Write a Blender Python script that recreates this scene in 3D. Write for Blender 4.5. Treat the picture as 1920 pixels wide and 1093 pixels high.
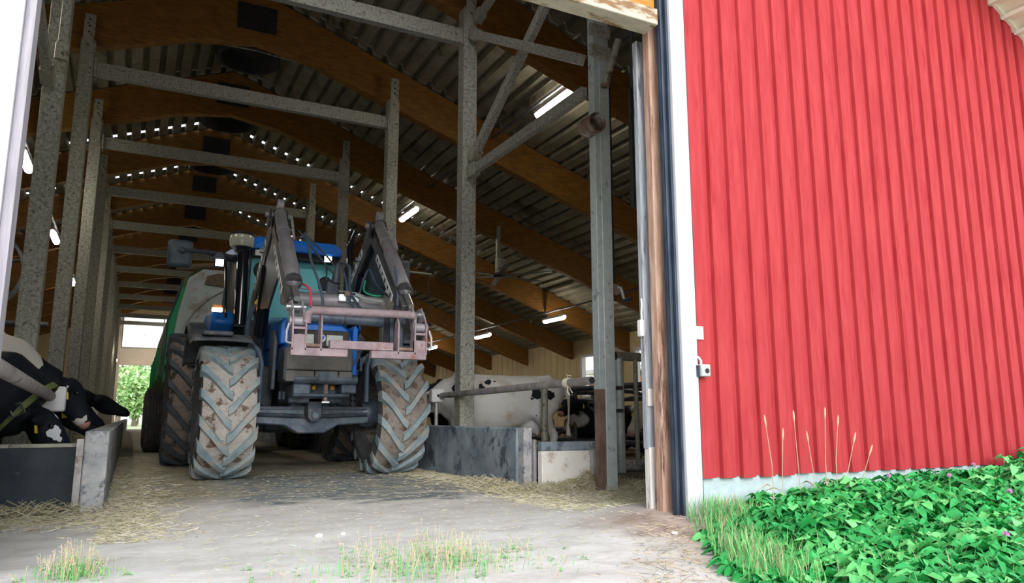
import bpy, bmesh, math, random
from mathutils import Vector, Matrix, Euler, noise
R = math.radians
PI = math.pi
rnd = random.Random(7)
for o in list(bpy.data.objects): bpy.data.objects.remove(o)
scn = bpy.context.scene
COL = scn.collection

# ------------------------------------------------ camera, sky, sun, exposure
cam_d = bpy.data.cameras.new('camera'); cam = bpy.data.objects.new('camera', cam_d); COL.objects.link(cam)
cam_d.sensor_width = 36.0; cam_d.lens = 26.03; cam_d.clip_end = 400
cam.location = (0, 0, 0.65)
cam.rotation_euler = Euler((R(90 + 9.628), 0, -R(26.953)), 'XYZ')
scn.camera = cam
scn.view_settings.view_transform = 'Standard'; scn.view_settings.look = 'None'
scn.view_settings.gamma = 1.0; scn.view_settings.exposure = 0.60
w = bpy.data.worlds.new('overcast_sky'); scn.world = w; w.use_nodes = True
nt = w.node_tree; nt.nodes.clear()
wo = nt.nodes.new('ShaderNodeOutputWorld'); bg = nt.nodes.new('ShaderNodeBackground')
tc = nt.nodes.new('ShaderNodeTexCoord'); sp = nt.nodes.new('ShaderNodeSeparateXYZ'); rp = nt.nodes.new('ShaderNodeValToRGB')
nt.links.new(tc.outputs['Generated'], sp.inputs[0]); nt.links.new(sp.outputs['Z'], rp.inputs['Fac'])
rp.color_ramp.elements[0].position = 0.0; rp.color_ramp.elements[0].color = (1.0, 0.99, 0.97, 1)
rp.color_ramp.elements[1].position = 0.7; rp.color_ramp.elements[1].color = (0.80, 0.92, 1.0, 1)
nt.links.new(rp.outputs[0], bg.inputs['Color']); bg.inputs['Strength'].default_value = 1.15
nt.links.new(bg.outputs[0], wo.inputs['Surface'])
sun_d = bpy.data.lights.new('sun', 'SUN'); sun = bpy.data.objects.new('sun', sun_d); COL.objects.link(sun)
sun_d.energy = 2.1; sun_d.angle = R(38); sun_d.color = (1.0, 0.97, 0.93)
sun.rotation_euler = Vector((-0.22, -0.95, 0.38)).to_track_quat('Z', 'Y').to_euler()

# ------------------------------------------------ materials
MAT = {}
def mat(name, c1, c2=None, scale=6, rough=.6, metal=0., bump=0., c3=None, s3=2.5, t3=.6, stretch=(1, 1, 1), spec=.4, emit=None, es=0, alpha=1., lo=.35, hi=.65, trans=0.):
    m = bpy.data.materials.new(name); m.use_nodes = True; n = m.node_tree; b = n.nodes['Principled BSDF']
    b.inputs['Roughness'].default_value = rough; b.inputs['Metallic'].default_value = metal
    b.inputs['Specular IOR Level'].default_value = spec; b.inputs['Alpha'].default_value = alpha
    b.inputs['Transmission Weight'].default_value = trans
    b.inputs['Base Color'].default_value = (*c1, 1)
    if c2 or bump:
        t = n.nodes.new('ShaderNodeTexCoord'); mp = n.nodes.new('ShaderNodeMapping'); mp.inputs['Scale'].default_value = stretch
        n.links.new(t.outputs['Object'], mp.inputs[0])
        ns = n.nodes.new('ShaderNodeTexNoise'); ns.inputs['Scale'].default_value = scale; ns.inputs['Detail'].default_value = 6; ns.inputs['Roughness'].default_value = .65
        n.links.new(mp.outputs[0], ns.inputs['Vector'])
    if c2:
        r = n.nodes.new('ShaderNodeValToRGB'); r.color_ramp.elements[0].position = lo; r.color_ramp.elements[1].position = hi
        r.color_ramp.elements[0].color = (*c1, 1); r.color_ramp.elements[1].color = (*c2, 1)
        n.links.new(ns.outputs['Fac'], r.inputs['Fac']); out = r.outputs[0]
        if c3:
            n3 = n.nodes.new('ShaderNodeTexNoise'); n3.inputs['Scale'].default_value = s3; n3.inputs['Detail'].default_value = 8; n3.inputs['Roughness'].default_value = .7
            n.links.new(mp.outputs[0], n3.inputs['Vector'])
            r3 = n.nodes.new('ShaderNodeValToRGB'); r3.color_ramp.elements[0].position = t3 - .04; r3.color_ramp.elements[1].position = t3 + .04
            r3.color_ramp.elements[0].color = (0, 0, 0, 1); r3.color_ramp.elements[1].color = (1, 1, 1, 1)
            n.links.new(n3.outputs['Fac'], r3.inputs['Fac'])
            mx = n.nodes.new('ShaderNodeMixRGB'); n.links.new(r3.outputs[0], mx.inputs['Fac']); n.links.new(out, mx.inputs[1]); mx.inputs[2].default_value = (*c3, 1)
            out = mx.outputs[0]
        n.links.new(out, b.inputs['Base Color'])
    if bump:
        bp = n.nodes.new('ShaderNodeBump'); bp.inputs['Strength'].default_value = bump; bp.inputs['Distance'].default_value = .02
        n.links.new(ns.outputs['Fac'], bp.inputs['Height']); n.links.new(bp.outputs[0], b.inputs['Normal'])
    if emit: b.inputs['Emission Color'].default_value = (*emit, 1); b.inputs['Emission Strength'].default_value = es
    MAT[name] = m; return m

mat('red_paint', (.385, .031, .040), (.465, .050, .058), 5, .75, bump=.12, c3=(.37, .024, .033), s3=3, t3=.6, stretch=(4, 4, .5), spec=.25)
mat('red_shadow_board', (.55, .025, .035), (.62, .035, .05), 6, .8, stretch=(4, 4, .5), spec=.2)
mat('white_board', (.56, .56, .61), (.68, .68, .72), 5, .6, stretch=(5, 5, .4))
mat('blue_black_track', (.03, .045, .075), (.07, .09, .13), 8, .5, metal=.3, stretch=(3, 3, .5))
mat('brown_wood', (.36, .20, .14), (.62, .42, .33), 6, .8, bump=.3, c3=(.10, .045, .035), s3=2.0, t3=.58, stretch=(5, 5, .5))
mat('grey_wood', (.24, .27, .33), (.46, .47, .50), 9, .85, bump=.35, c3=(.09, .10, .13), s3=4, t3=.58, stretch=(5, 5, .4))
mat('plinth_wood', (.62, .58, .55), (.80, .77, .74), 9, .85, bump=.3, c3=(.3, .24, .2), s3=5, t3=.62, stretch=(3, 3, .6))
mat('left_wood', (.30, .28, .33), (.46, .43, .48), 6, .8, bump=.2, c3=(.30, .27, .36), s3=3, t3=.62, stretch=(5, 5, .4))
mat('foundation', (.42, .53, .56), (.52, .62, .66), 14, .9, bump=.5)
mat('glulam', (.16, .070, .011), (.28, .128, .021), 5, .6, bump=.05, c3=(.13, .04, .007), s3=3, t3=.64, stretch=(.8, 2, 5))
mat('header_wood', (.38, .15, .02), (.52, .25, .04), 5, .6, c3=(.25, .12, .03), s3=3, t3=.62, stretch=(.6, 2, 5))
mat('header_fascia', (.46, .40, .33), (.64, .57, .48), 8, .7, c3=(.24, .13, .06), s3=4, t3=.53, stretch=(.8, 2, 3))
mat('deck_steel', (.19, .175, .125), (.31, .29, .22), 2.5, .55, metal=.25, c3=(.10, .085, .055), s3=1.1, t3=.62)
mat('galvanised', (.25, .25, .21), (.50, .50, .45), 40, .6, metal=.3, bump=.2, c3=(.15, .13, .10), s3=30, t3=.59)
mat('galvanised_blue', (.56, .66, .68), (.70, .78, .80), 16, .5, metal=.3, c3=(.30, .33, .33), s3=9, t3=.63)
mat('galvanised_dirty', (.30, .30, .25), (.48, .47, .40), 14, .6, metal=.3, c3=(.12, .09, .06), s3=10, t3=.58)
mat('rusted', (.13, .075, .055), (.30, .21, .17), 9, .8, c3=(.46, .48, .48), s3=5, t3=.6, stretch=(1, 1, .4))
mat('black_plate', (.012, .012, .014), (.03, .03, .035), 30, .6)
mat('dark_void', (.02, .02, .022), (.035, .035, .04), 5, .9)
mat('dark_metal', (.03, .04, .055), (.075, .09, .12), 7, .45, metal=.3, c3=(.16, .14, .12), s3=5, t3=.62)
mat('cast_iron', (.045, .06, .085), (.13, .17, .22), 6, .4, metal=.3, c3=(.18, .13, .11), s3=6, t3=.62)
mat('loader_paint', (.045, .045, .05), (.11, .107, .11), 6, .5, metal=.2, c3=(.16, .15, .15), s3=4, t3=.64)
mat('cylinder_grey', (.30, .29, .33), (.44, .42, .47), 5, .5, metal=.3, c3=(.34, .22, .17), s3=6, t3=.66)
mat('rust_pink', (.25, .19, .215), (.38, .30, .33), 9, .75, metal=.1, bump=.2, c3=(.28, .12, .09), s3=5, t3=.62)
mat('chrome', (.75, .78, .80), rough=.2, metal=.9)
mat('tractor_blue', (.01, .17, .72), (.015, .21, .80), 4, .35, spec=.5, c3=(.10, .14, .25), s3=5, t3=.68)
mat('weight_grey', (.10, .098, .095), (.18, .175, .165), 5, .65, c3=(.17, .15, .13), s3=5, t3=.6)
mat('grille_black', (.03, .028, .03), (.08, .07, .07), 9, .6)
mat('glass_teal_baked_sky', (.30, .92, 1.0), rough=.08, spec=.8, alpha=.82)  # teal tint, lightened to carry the sky reflection in its base colour
mat('glass_dusty', (.22, .24, .20), (.12, .13, .11), 4, .25, spec=.6, alpha=.55)
mat('lens_glass', (.80, .86, .84), (.62, .68, .68), 30, .15, spec=.7)
mat('lamp_lit', (.9, .9, .9), emit=(1, .98, .92), es=8)
mat('orange_lit', (.9, .35, .05), rough=.2, emit=(1, .55, .2), es=5)
mat('orange_lens', (.95, .30, .02), rough=.2, spec=.6)
mat('bowl_clear', (.50, .52, .42), (.74, .72, .60), 6, .15, alpha=.8, spec=.6)
mat('black_gloss', (.008, .012, .02), rough=.12, spec=.7)
mat('hose', (.05, .075, .11), (.09, .13, .18), 8, .45)
mat('steel_line', (.55, .62, .60), rough=.35, metal=.6)
mat('hose_green', (.05, .5, .25), rough=.4); mat('hose_red', (.7, .06, .12), rough=.4); mat('yellow', (.85, .65, .02), rough=.4)
mat('tyre_wall', (.055, .058, .068), (.10, .10, .105), 7, .8, bump=.1, c3=(.20, .18, .16), s3=5, t3=.6)
mat('tyre_mud', (.40, .37, .35), (.60, .57, .53), 14, .95, bump=.8, c3=(.16, .11, .08), s3=7, t3=.56)
mat('tyre_mud_dark', (.22, .19, .17), (.38, .33, .29), 16, .95, bump=.8, c3=(.12, .09, .07), s3=8, t3=.55)
mat('tyre_lug', (.22, .30, .34), (.36, .44, .47), 7, .8, bump=.4, c3=(.42, .39, .36), s3=7, t3=.56)
mat('tyre_mud_old', (.20, .165, .14), (.34, .28, .25), 12, .95, bump=.5, c3=(.05, .04, .04), s3=6, t3=.56)
mat('tyre_lug_old', (.055, .07, .09), (.11, .13, .15), 7, .75)
mat('rim_paint', (.26, .25, .24), (.12, .10, .09), 6, .6, c3=(.10, .07, .05), s3=5, t3=.55)
mat('fender_plastic', (.065, .075, .095), (.14, .15, .17), 8, .6, c3=(.24, .22, .20), s3=5, t3=.6)
mat('trailer_green', (.01, .32, .12), (.015, .42, .16), 5, .5)
mat('trailer_side', (.06, .15, .05), (.10, .20, .08), 5, .6, c3=(.12, .14, .06), s3=3, t3=.55)
mat('trailer_front', (.50, .56, .56), (.62, .68, .67), 4, .6, c3=(.38, .36, .31), s3=3, t3=.58)
mat('dried_mud', (.16, .12, .085), (.27, .21, .15), 12, .95, bump=.5)
mat('concrete', (.28, .30, .33), (.62, .60, .60), 4, .9, bump=.35, c3=(.13, .15, .18), s3=6, t3=.54, stretch=(1, 1, 1))
mat('concrete_dark', (.14, .18, .23), (.34, .40, .45), 4, .8, bump=.3, c3=(.08, .10, .13), s3=6, t3=.57, stretch=(1, .7, .6))
mat('white_trough', (.86, .83, .78), (.93, .91, .87), 6, .85, bump=.3, c3=(.50, .40, .31), s3=4, t3=.57)
mat('dark_panel', (.020, .030, .045), (.045, .058, .075), 5, .55, c3=(.10, .10, .11), s3=7, t3=.64)
mat('cream_panel', (.46, .37, .21), (.54, .44, .27), 1.5, .7)
mat('pale_panel', (.78, .66, .56), (.86, .75, .65), 1.5, .7)
mat('side_panel', (.42, .37, .25), (.50, .45, .32), 1.5, .7)
mat('white_plastic', (.72, .72, .74), (.82, .82, .84), 8, .45)
mat('grey_plastic', (.42, .44, .46), (.52, .54, .56), 20, .5)
mat('pipe_steel', (.30, .28, .28), (.48, .45, .45), 9, .5, metal=.4, c3=(.20, .12, .09), s3=6, t3=.6)
mat('stall_pipe', (.07, .08, .10), (.14, .15, .18), 9, .45, metal=.4)
mat('straw', (.36, .32, .19), (.54, .49, .33), 8, .9)
mat('straw_pale', (.55, .50, .38), (.72, .67, .54), 8, .9)
mat('dung_floor', (.10, .085, .06), (.20, .17, .12), 4, .95, bump=.5)
mat('soffit', (.78, .76, .66), (.86, .84, .75), 5, .7)
mat('leaf', (.02, .27, .06), (.055, .50, .13), 2.2, .5, spec=.3)
mat('leaf_light', (.10, .52, .14), (.22, .64, .22), 3, .55, spec=.3)
mat('grass_green', (.10, .40, .12), (.24, .56, .18), 3, .7)
mat('dry_stem', (.48, .35, .22), (.62, .50, .34), 5, .8)
mat('clover_pink', (.55, .20, .50), (.70, .35, .62), 30, .7)
mat('bark', (.16, .13, .10), (.26, .22, .18), 6, .9)
mat('tree_leaf', (.30, .55, .22), (.55, .72, .35), 1.2, .7)
mat('hide_black', (.010, .014, .024), (.022, .028, .042), 8, .55)
mat('horn_eye', (.01, .01, .01), rough=.15)
mat('nose_pink', (.55, .30, .26), rough=.5)
mat('strap', (.10, .13, .05), (.20, .23, .07), 12, .6)
mat('red_far', (.45, .08, .05)); mat('seat_cloth', (.03, .03, .035), rough=.9)
mat('decal_white', (.85, .87, .9), rough=.4)

def cow_mat(name, white, black, thr, scale, seed, dirt=(.45, .36, .25), soft=.02):
    m = bpy.data.materials.new(name); m.use_nodes = True; n = m.node_tree; b = n.nodes['Principled BSDF']
    b.inputs['Roughness'].default_value = .75; b.inputs['Specular IOR Level'].default_value = .2
    t = n.nodes.new('ShaderNodeTexCoord'); mp = n.nodes.new('ShaderNodeMapping'); mp.inputs['Location'].default_value = (seed, seed * .7, seed * 1.3)
    n.links.new(t.outputs['Object'], mp.inputs[0])
    a = n.nodes.new('ShaderNodeTexNoise'); a.inputs['Scale'].default_value = scale; a.inputs['Detail'].default_value = 1.5; n.links.new(mp.outputs[0], a.inputs['Vector'])
    r = n.nodes.new('ShaderNodeValToRGB'); r.color_ramp.elements[0].position = thr - soft; r.color_ramp.elements[1].position = thr + soft
    n.links.new(a.outputs['Fac'], r.inputs['Fac'])
    d = n.nodes.new('ShaderNodeTexNoise'); d.inputs['Scale'].default_value = 3.3; d.inputs['Detail'].default_value = 5; n.links.new(mp.outputs[0], d.inputs['Vector'])
    rd = n.nodes.new('ShaderNodeValToRGB'); rd.color_ramp.elements[0].position = .50; rd.color_ramp.elements[1].position = .75
    rd.color_ramp.elements[0].color = (*white, 1); rd.color_ramp.elements[1].color = (*dirt, 1); n.links.new(d.outputs['Fac'], rd.inputs['Fac'])
    mx = n.nodes.new('ShaderNodeMixRGB'); n.links.new(r.outputs[0], mx.inputs['Fac']); n.links.new(rd.outputs[0], mx.inputs[1]); mx.inputs[2].default_value = (*black, 1)
    n.links.new(mx.outputs[0], b.inputs['Base Color']); MAT[name] = m
BLK = (.010, .013, .022)
def patch_mat(name, base, patch, pts, dirt=None):
    m = bpy.data.materials.new(name); m.use_nodes = True; n = m.node_tree; b = n.nodes['Principled BSDF']; b.inputs['Roughness'].default_value = .7; b.inputs['Specular IOR Level'].default_value = .25
    t = n.nodes.new('ShaderNodeTexCoord'); ns = n.nodes.new('ShaderNodeTexNoise'); ns.inputs['Scale'].default_value = 9; ns.inputs['Detail'].default_value = 2; n.links.new(t.outputs['Object'], ns.inputs['Vector'])
    sub = n.nodes.new('ShaderNodeVectorMath'); sub.operation = 'MULTIPLY_ADD'; n.links.new(ns.outputs['Color'], sub.inputs[0]); sub.inputs[1].default_value = (.16,)*3; n.links.new(t.outputs['Object'], sub.inputs[2])
    acc = None
    for (x, y, z, r) in pts:
        d = n.nodes.new('ShaderNodeVectorMath'); d.operation = 'DISTANCE'; n.links.new(sub.outputs[0], d.inputs[0]); d.inputs[1].default_value = (x + .08, y + .08, z + .08)
        l = n.nodes.new('ShaderNodeMath'); l.operation = 'LESS_THAN'; n.links.new(d.outputs['Value'], l.inputs[0]); l.inputs[1].default_value = r
        if acc is None: acc = l.outputs[0]
        else:
            a = n.nodes.new('ShaderNodeMath'); a.operation = 'MAXIMUM'; n.links.new(acc, a.inputs[0]); n.links.new(l.outputs[0], a.inputs[1]); acc = a.outputs[0]
    base_out = None
    if dirt:
        q = n.nodes.new('ShaderNodeTexNoise'); q.inputs['Scale'].default_value = 3.2; q.inputs['Detail'].default_value = 6; n.links.new(t.outputs['Object'], q.inputs['Vector'])
        r_ = n.nodes.new('ShaderNodeValToRGB'); r_.color_ramp.elements[0].position = .52; r_.color_ramp.elements[1].position = .74; r_.color_ramp.elements[0].color = (*base, 1); r_.color_ramp.elements[1].color = (*dirt, 1); n.links.new(q.outputs['Fac'], r_.inputs['Fac']); base_out = r_.outputs[0]
    mx = n.nodes.new('ShaderNodeMixRGB'); n.links.new(acc, mx.inputs['Fac']); mx.inputs[1].default_value = (*base, 1); mx.inputs[2].default_value = (*patch, 1)
    if base_out: n.links.new(base_out, mx.inputs[1])
    n.links.new(mx.outputs[0], b.inputs['Base Color']); MAT[name] = m
patch_mat('hide_strap_cow', BLK, (.82, .85, .9), [(1.16, -.09, .57, .055), (1.26, -.05, .46, .06), (1.10, 0, .70, .04), (.55, -.25, .52, .10), (.15, -.30, .50, .14)])
patch_mat('hide_white_back', (.74, .71, .66), BLK, [(1.1, 0, .78, .30), (.8, 0, .8, .22), (1.35, 0, .5, .12), (-.2, -.3, .6, .25)], dirt=(.50, .42, .32))
patch_mat('hide_big_spotted', (.80, .80, .78), BLK, [(.52, .28, 1.05, .10), (.40, .30, 1.12, .06), (.12, .24, 1.17, .09), (.25, .28, 1.08, .05), (.50, .33, .76, .085), (.38, .34, .72, .05), (.56, .3, .88, .06), (-.50, .30, .98, .085), (-.68, .25, .92, .07), (-.42, .32, .90, .035), (-.5, .32, .68, .02), (.9, 0, .85, .12), (1.1, 0, .8, .12), (.5, -.3, .9, .2), (-.3, -.3, .9, .2)], dirt=(.50, .42, .32))
cow_mat('hide_white_spotted', (.74, .73, .70), BLK, .615, 2.6, 3.1)
cow_mat('hide_black_white', (.80, .84, .88), BLK, .40, 2.2, 8.4)
cow_mat('hide_mostly_black', (.75, .76, .78), BLK, .33, 1.8, 2.2)
cow_mat('hide_white', (.70, .67, .62), BLK, .72, 2.0, 5.5)
cow_mat('hide_tan', (.62, .47, .32), (.78, .74, .68), .55, 2.4, 1.4)
for k in ('lamp_lit',):
    pass

# ------------------------------------------------ mesh helpers
OFF = {}
def props(o, label=None, cat=None, group=None, kind=None):
    if label: o['label'] = label
    if cat: o['category'] = cat
    if group: o['group'] = group
    if kind: o['kind'] = kind
    return o
def empty(name, loc=(0, 0, 0), label=None, cat=None, group=None, local=False):
    o = bpy.data.objects.new(name, None); COL.objects.link(o); o.location = loc; o.empty_display_size = .1
    OFF[o.name] = Vector((0, 0, 0)) if local else Vector(loc)
    return props(o, label, cat, group)
class MB:
    def __init__(s): s.v = []; s.f = []; s.m = []
    def add(s, vs, fs, mi=0):
        n = len(s.v); s.v += [Vector(p) for p in vs]; s.f += [tuple(i + n for i in f) for f in fs]; s.m += [mi] * len(fs); return s
    def box(s, a, b, mi=0):
        x0, y0, z0 = [min(p, q) for p, q in zip(a, b)]; x1, y1, z1 = [max(p, q) for p, q in zip(a, b)]
        return s.add([(x0,y0,z0),(x1,y0,z0),(x1,y1,z0),(x0,y1,z0),(x0,y0,z1),(x1,y0,z1),(x1,y1,z1),(x0,y1,z1)],
                     [(0,3,2,1),(4,5,6,7),(0,1,5,4),(1,2,6,5),(2,3,7,6),(3,0,4,7)], mi)
    def bar(s, p0, p1, w, h, up=(0, 0, 1), mi=0):
        p0 = Vector(p0); p1 = Vector(p1); d = (p1 - p0).normalized(); u = Vector(up)
        if abs(d.dot(u)) > .98: u = Vector((0, 1, 0))
        r = d.cross(u).normalized(); u = r.cross(d)
        vs = [p + r * a * w / 2 + u * b * h / 2 for p in (p0, p1) for a, b in ((-1,-1),(1,-1),(1,1),(-1,1))]
        return s.add(vs, [(0,1,2,3),(7,6,5,4),(0,4,5,1),(1,5,6,2),(2,6,7,3),(3,7,4,0)], mi)
    def tube(s, pts, r, seg=10, mi=0, cap=True):
        pts = [Vector(p) for p in pts]; rs = r if isinstance(r, (list, tuple)) else [r] * len(pts); vs = []; prev = None
        for i, p in enumerate(pts):
            d = (pts[min(i + 1, len(pts) - 1)] - pts[max(i - 1, 0)])
            d = d.normalized() if d.length > 1e-9 else Vector((0, 0, 1))
            if prev is None:
                a = Vector((0, 0, 1)) if abs(d.z) < .9 else Vector((0, 1, 0)); x = d.cross(a).normalized()
            else: x = (prev - d * prev.dot(d)).normalized()
            prev = x; y = d.cross(x)
            vs += [p + (x * math.cos(2*PI*k/seg) + y * math.sin(2*PI*k/seg)) * rs[i] for k in range(seg)]
        fs = [(i*seg+k, i*seg+(k+1)%seg, (i+1)*seg+(k+1)%seg, (i+1)*seg+k) for i in range(len(pts)-1) for k in range(seg)]
        if cap: fs += [tuple(range(seg))[::-1], tuple((len(pts)-1)*seg + k for k in range(seg))]
        return s.add(vs, fs, mi)
    def prism(s, poly, axis, lo, hi, mi=0):
        n = len(poly)
        def mk(a, b, c): return {'x': (c, a, b), 'y': (a, c, b), 'z': (a, b, c)}[axis]
        vs = [mk(a, b, lo) for a, b in poly] + [mk(a, b, hi) for a, b in poly]
        return s.add(vs, [tuple(range(n))[::-1], tuple(range(n, 2*n))] + [(i, (i+1)%n, n+(i+1)%n, n+i) for i in range(n)], mi)
    def lathe(s, prof, c=(0, 0, 0), axis='z', seg=24, mi=0, a0=0, a1=2*PI):
        c = Vector(c); vs = []; full = abs(a1 - a0 - 2*PI) < 1e-6; ns = seg if full else seg + 1
        for k in range(ns):
            a = a0 + (a1 - a0) * k / seg
            for r, h in prof:
                ca, sa = r*math.cos(a), r*math.sin(a)
                vs.append(c + Vector({'z': (ca, sa, h), 'x': (h, ca, sa), 'y': (sa, h, ca)}[axis]))
        m = len(prof); fs = []
        for k in range(seg):
            for i in range(m - 1): fs.append((k*m+i, ((k+1)%ns)*m+i, ((k+1)%ns)*m+i+1, k*m+i+1))
        return s.add(vs, fs, mi)
    def ell(s, c, r, seg=14, ring=8, mi=0, rot=None):
        c = Vector(c); vs = []
        for i in range(ring + 1):
            t = PI * i / ring
            for k in range(seg):
                p = Vector((r[0]*math.sin(t)*math.cos(2*PI*k/seg), r[1]*math.sin(t)*math.sin(2*PI*k/seg), r[2]*math.cos(t)))
                if rot: p = rot @ p
                vs.append(c + p)
        return s.add(vs, [(i*seg+k, (i+1)*seg+k, (i+1)*seg+(k+1)%seg, i*seg+(k+1)%seg) for i in range(ring) for k in range(seg)], mi)
    def build(s, name, m, parent=None, bevel=0, smooth=True, ang=.6, local=False, origin=None, **kw):
        off = Vector((0, 0, 0))
        if parent is not None: off = OFF.get(parent.name, Vector((0, 0, 0)))
        elif origin is not None: off = Vector(origin)
        me = bpy.data.meshes.new(name); me.from_pydata([tuple(v - off) for v in s.v], [], s.f)
        ms = m if isinstance(m, (list, tuple)) else [m]
        for q in ms: me.materials.append(MAT[q])
        bm = bmesh.new(); bm.from_mesh(me); bmesh.ops.remove_doubles(bm, verts=bm.verts, dist=1e-5) if kw.pop('weld', False) else None
        bmesh.ops.recalc_face_normals(bm, faces=bm.faces) if kw.pop('recalc', True) else None
        bm.to_mesh(me); bm.free()
        if len(ms) > 1 and len(me.polygons) == len(s.m): me.polygons.foreach_set('material_index', s.m)
        if smooth:
            me.polygons.foreach_set('use_smooth', [True] * len(me.polygons)); me.set_sharp_from_angle(angle=ang)
        me.update()
        o = bpy.data.objects.new(name, me); COL.objects.link(o)
        if parent is not None: o.parent = parent; OFF[o.name] = off
        else: o.location = off; OFF[o.name] = off
        if bevel:
            b = o.modifiers.new('bevel', 'BEVEL'); b.width = bevel; b.segments = 2; b.limit_method = 'ANGLE'; b.angle_limit = .7
        return props(o, kw.get('label'), kw.get('cat'), kw.get('group'), kw.get('kind'))
def struct(name, mb, m, **kw): return mb.build(name, m, kind='structure', **kw)
def copy_tree(o, parent=None):
    c = o.copy(); COL.objects.link(c); c.parent = parent
    for ch in list(o.children): copy_tree(ch, c)
    return c
ORD = ['first','second','third','fourth','fifth','sixth','seventh','eighth','ninth','tenth','eleventh','twelfth','thirteenth','fourteenth']

# ------------------------------------------------ setting: ground
XR = 1.335; YW = 3.67; PITCH = .365; XE = 13.1; XL = 2*XR - XE; YF = 46.5
def roof_z(x): return 7.43 - PITCH * abs(x - XR)
BY = [8.5 + 3.2 * k for k in range(12)]
def gnd(x, y):
    z = 0.0
    d = math.hypot((x - 3.15) / .5, (y - 3.95) / .55); z += .10 * math.exp(-d * d)          # dirt heaped at the jamb
    if y < 5.2:
        z += .018 * noise.noise(Vector((x * 1.1, y * 1.6, 0))) * min(1, (5.2 - y))
        z += .006 * noise.noise(Vector((x * 5, y * 5, 1)))
    return z
def grid(x0, x1, y0, y1, nx, ny, fz):
    mb = MB(); vs = [(x0+(x1-x0)*i/nx, y0+(y1-y0)*j/ny, 0) for j in range(ny+1) for i in range(nx+1)]
    vs = [(x, y, fz(x, y)) for x, y, _ in vs]
    mb.add(vs, [(j*(nx+1)+i, j*(nx+1)+i+1, (j+1)*(nx+1)+i+1, (j+1)*(nx+1)+i) for j in range(ny) for i in range(nx)]); return mb
def floor_mat():
    m = bpy.data.materials.new('yard_floor'); m.use_nodes = True; n = m.node_tree; b = n.nodes['Principled BSDF']; b.inputs['Roughness'].default_value = .95; b.inputs['Specular IOR Level'].default_value = .15
    t = n.nodes.new('ShaderNodeTexCoord')
    def nz(scale, det=6, st=(1, 1, 1), rough=.6):
        mp = n.nodes.new('ShaderNodeMapping'); mp.inputs['Scale'].default_value = st; n.links.new(t.outputs['Object'], mp.inputs[0])
        q = n.nodes.new('ShaderNodeTexNoise'); q.inputs['Scale'].default_value = scale; q.inputs['Detail'].default_value = det; q.inputs['Roughness'].default_value = rough; n.links.new(mp.outputs[0], q.inputs['Vector']); return q.outputs['Fac']
    def ramp(f, stops):
        r = n.nodes.new('ShaderNodeValToRGB'); e = r.color_ramp.elements
        while len(e) < len(stops): e.new(.5)
        for k, (p, c) in enumerate(stops): e[k].position = p; e[k].color = (*c, 1)
        n.links.new(f, r.inputs['Fac']); return r.outputs[0]
    def mix(f, a, c):
        x = n.nodes.new('ShaderNodeMixRGB'); n.links.new(f, x.inputs[0]); n.links.new(a, x.inputs[1]); n.links.new(c, x.inputs[2]); return x.outputs[0]
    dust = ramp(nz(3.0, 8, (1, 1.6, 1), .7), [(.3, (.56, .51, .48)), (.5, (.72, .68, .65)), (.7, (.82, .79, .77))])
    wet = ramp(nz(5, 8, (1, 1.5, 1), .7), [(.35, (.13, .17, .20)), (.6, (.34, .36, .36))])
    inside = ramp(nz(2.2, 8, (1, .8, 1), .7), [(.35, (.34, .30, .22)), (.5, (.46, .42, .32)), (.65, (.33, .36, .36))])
    sp = n.nodes.new('ShaderNodeSeparateXYZ'); n.links.new(t.outputs['Object'], sp.inputs[0])
    def fn(op, a, v, clamp=False):
        q = n.nodes.new('ShaderNodeMath'); q.operation = op; q.use_clamp = clamp
        for i, z in enumerate((a, v)):
            if isinstance(z, (int, float)): q.inputs[i].default_value = z
            else: n.links.new(z, q.inputs[i])
        return q.outputs[0]
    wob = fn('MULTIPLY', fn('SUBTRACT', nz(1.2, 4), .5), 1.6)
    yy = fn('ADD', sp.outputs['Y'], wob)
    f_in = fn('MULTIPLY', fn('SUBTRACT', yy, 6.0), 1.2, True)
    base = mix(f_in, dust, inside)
    xc = fn('ABSOLUTE', fn('SUBTRACT', sp.outputs['X'], 1.9), 0)
    band = fn('MULTIPLY', fn('SUBTRACT', 1.25, fn('ADD', xc, wob)), 3, True)
    b2 = fn('MULTIPLY', fn('SUBTRACT', yy, 5.75), 6, True); b3 = fn('MULTIPLY', fn('SUBTRACT', 9.2, yy), 2, True)
    ww = fn('MULTIPLY', fn('MULTIPLY', band, b2), fn('MULTIPLY', b3, ramp(nz(2.4, 7, (1, 2, 1), .65), [(.40, (0, 0, 0)), (.52, (1, 1, 1))])), True)
    base = mix(ww, base, wet)
    bx = fn('MULTIPLY', fn('SUBTRACT', fn('ADD', sp.outputs['X'], wob), 2.35), 2.0, True)
    by = fn('MULTIPLY', fn('SUBTRACT', 4.3, sp.outputs['Y']), 2, True)
    brown = ramp(nz(5, 8), [(.35, (.24, .14, .10)), (.6, (.52, .38, .32))])
    base = mix(fn('MULTIPLY', fn('MULTIPLY', bx, by), .85), base, brown)
    n.links.new(base, b.inputs['Base Color'])
    bp = n.nodes.new('ShaderNodeBump'); bp.inputs['Strength'].default_value = .5; bp.inputs['Distance'].default_value = .03; n.links.new(nz(14, 8, (1, 1, 1), .75), bp.inputs['Height']); n.links.new(bp.outputs[0], b.inputs['Normal'])
    MAT['yard_floor'] = m
floor_mat()
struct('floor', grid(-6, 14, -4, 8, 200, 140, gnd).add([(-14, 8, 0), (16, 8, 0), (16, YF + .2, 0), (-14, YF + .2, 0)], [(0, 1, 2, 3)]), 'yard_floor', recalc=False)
mat('far_ground', (.72, .68, .55), (.50, .58, .25), .4, .9)
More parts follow.
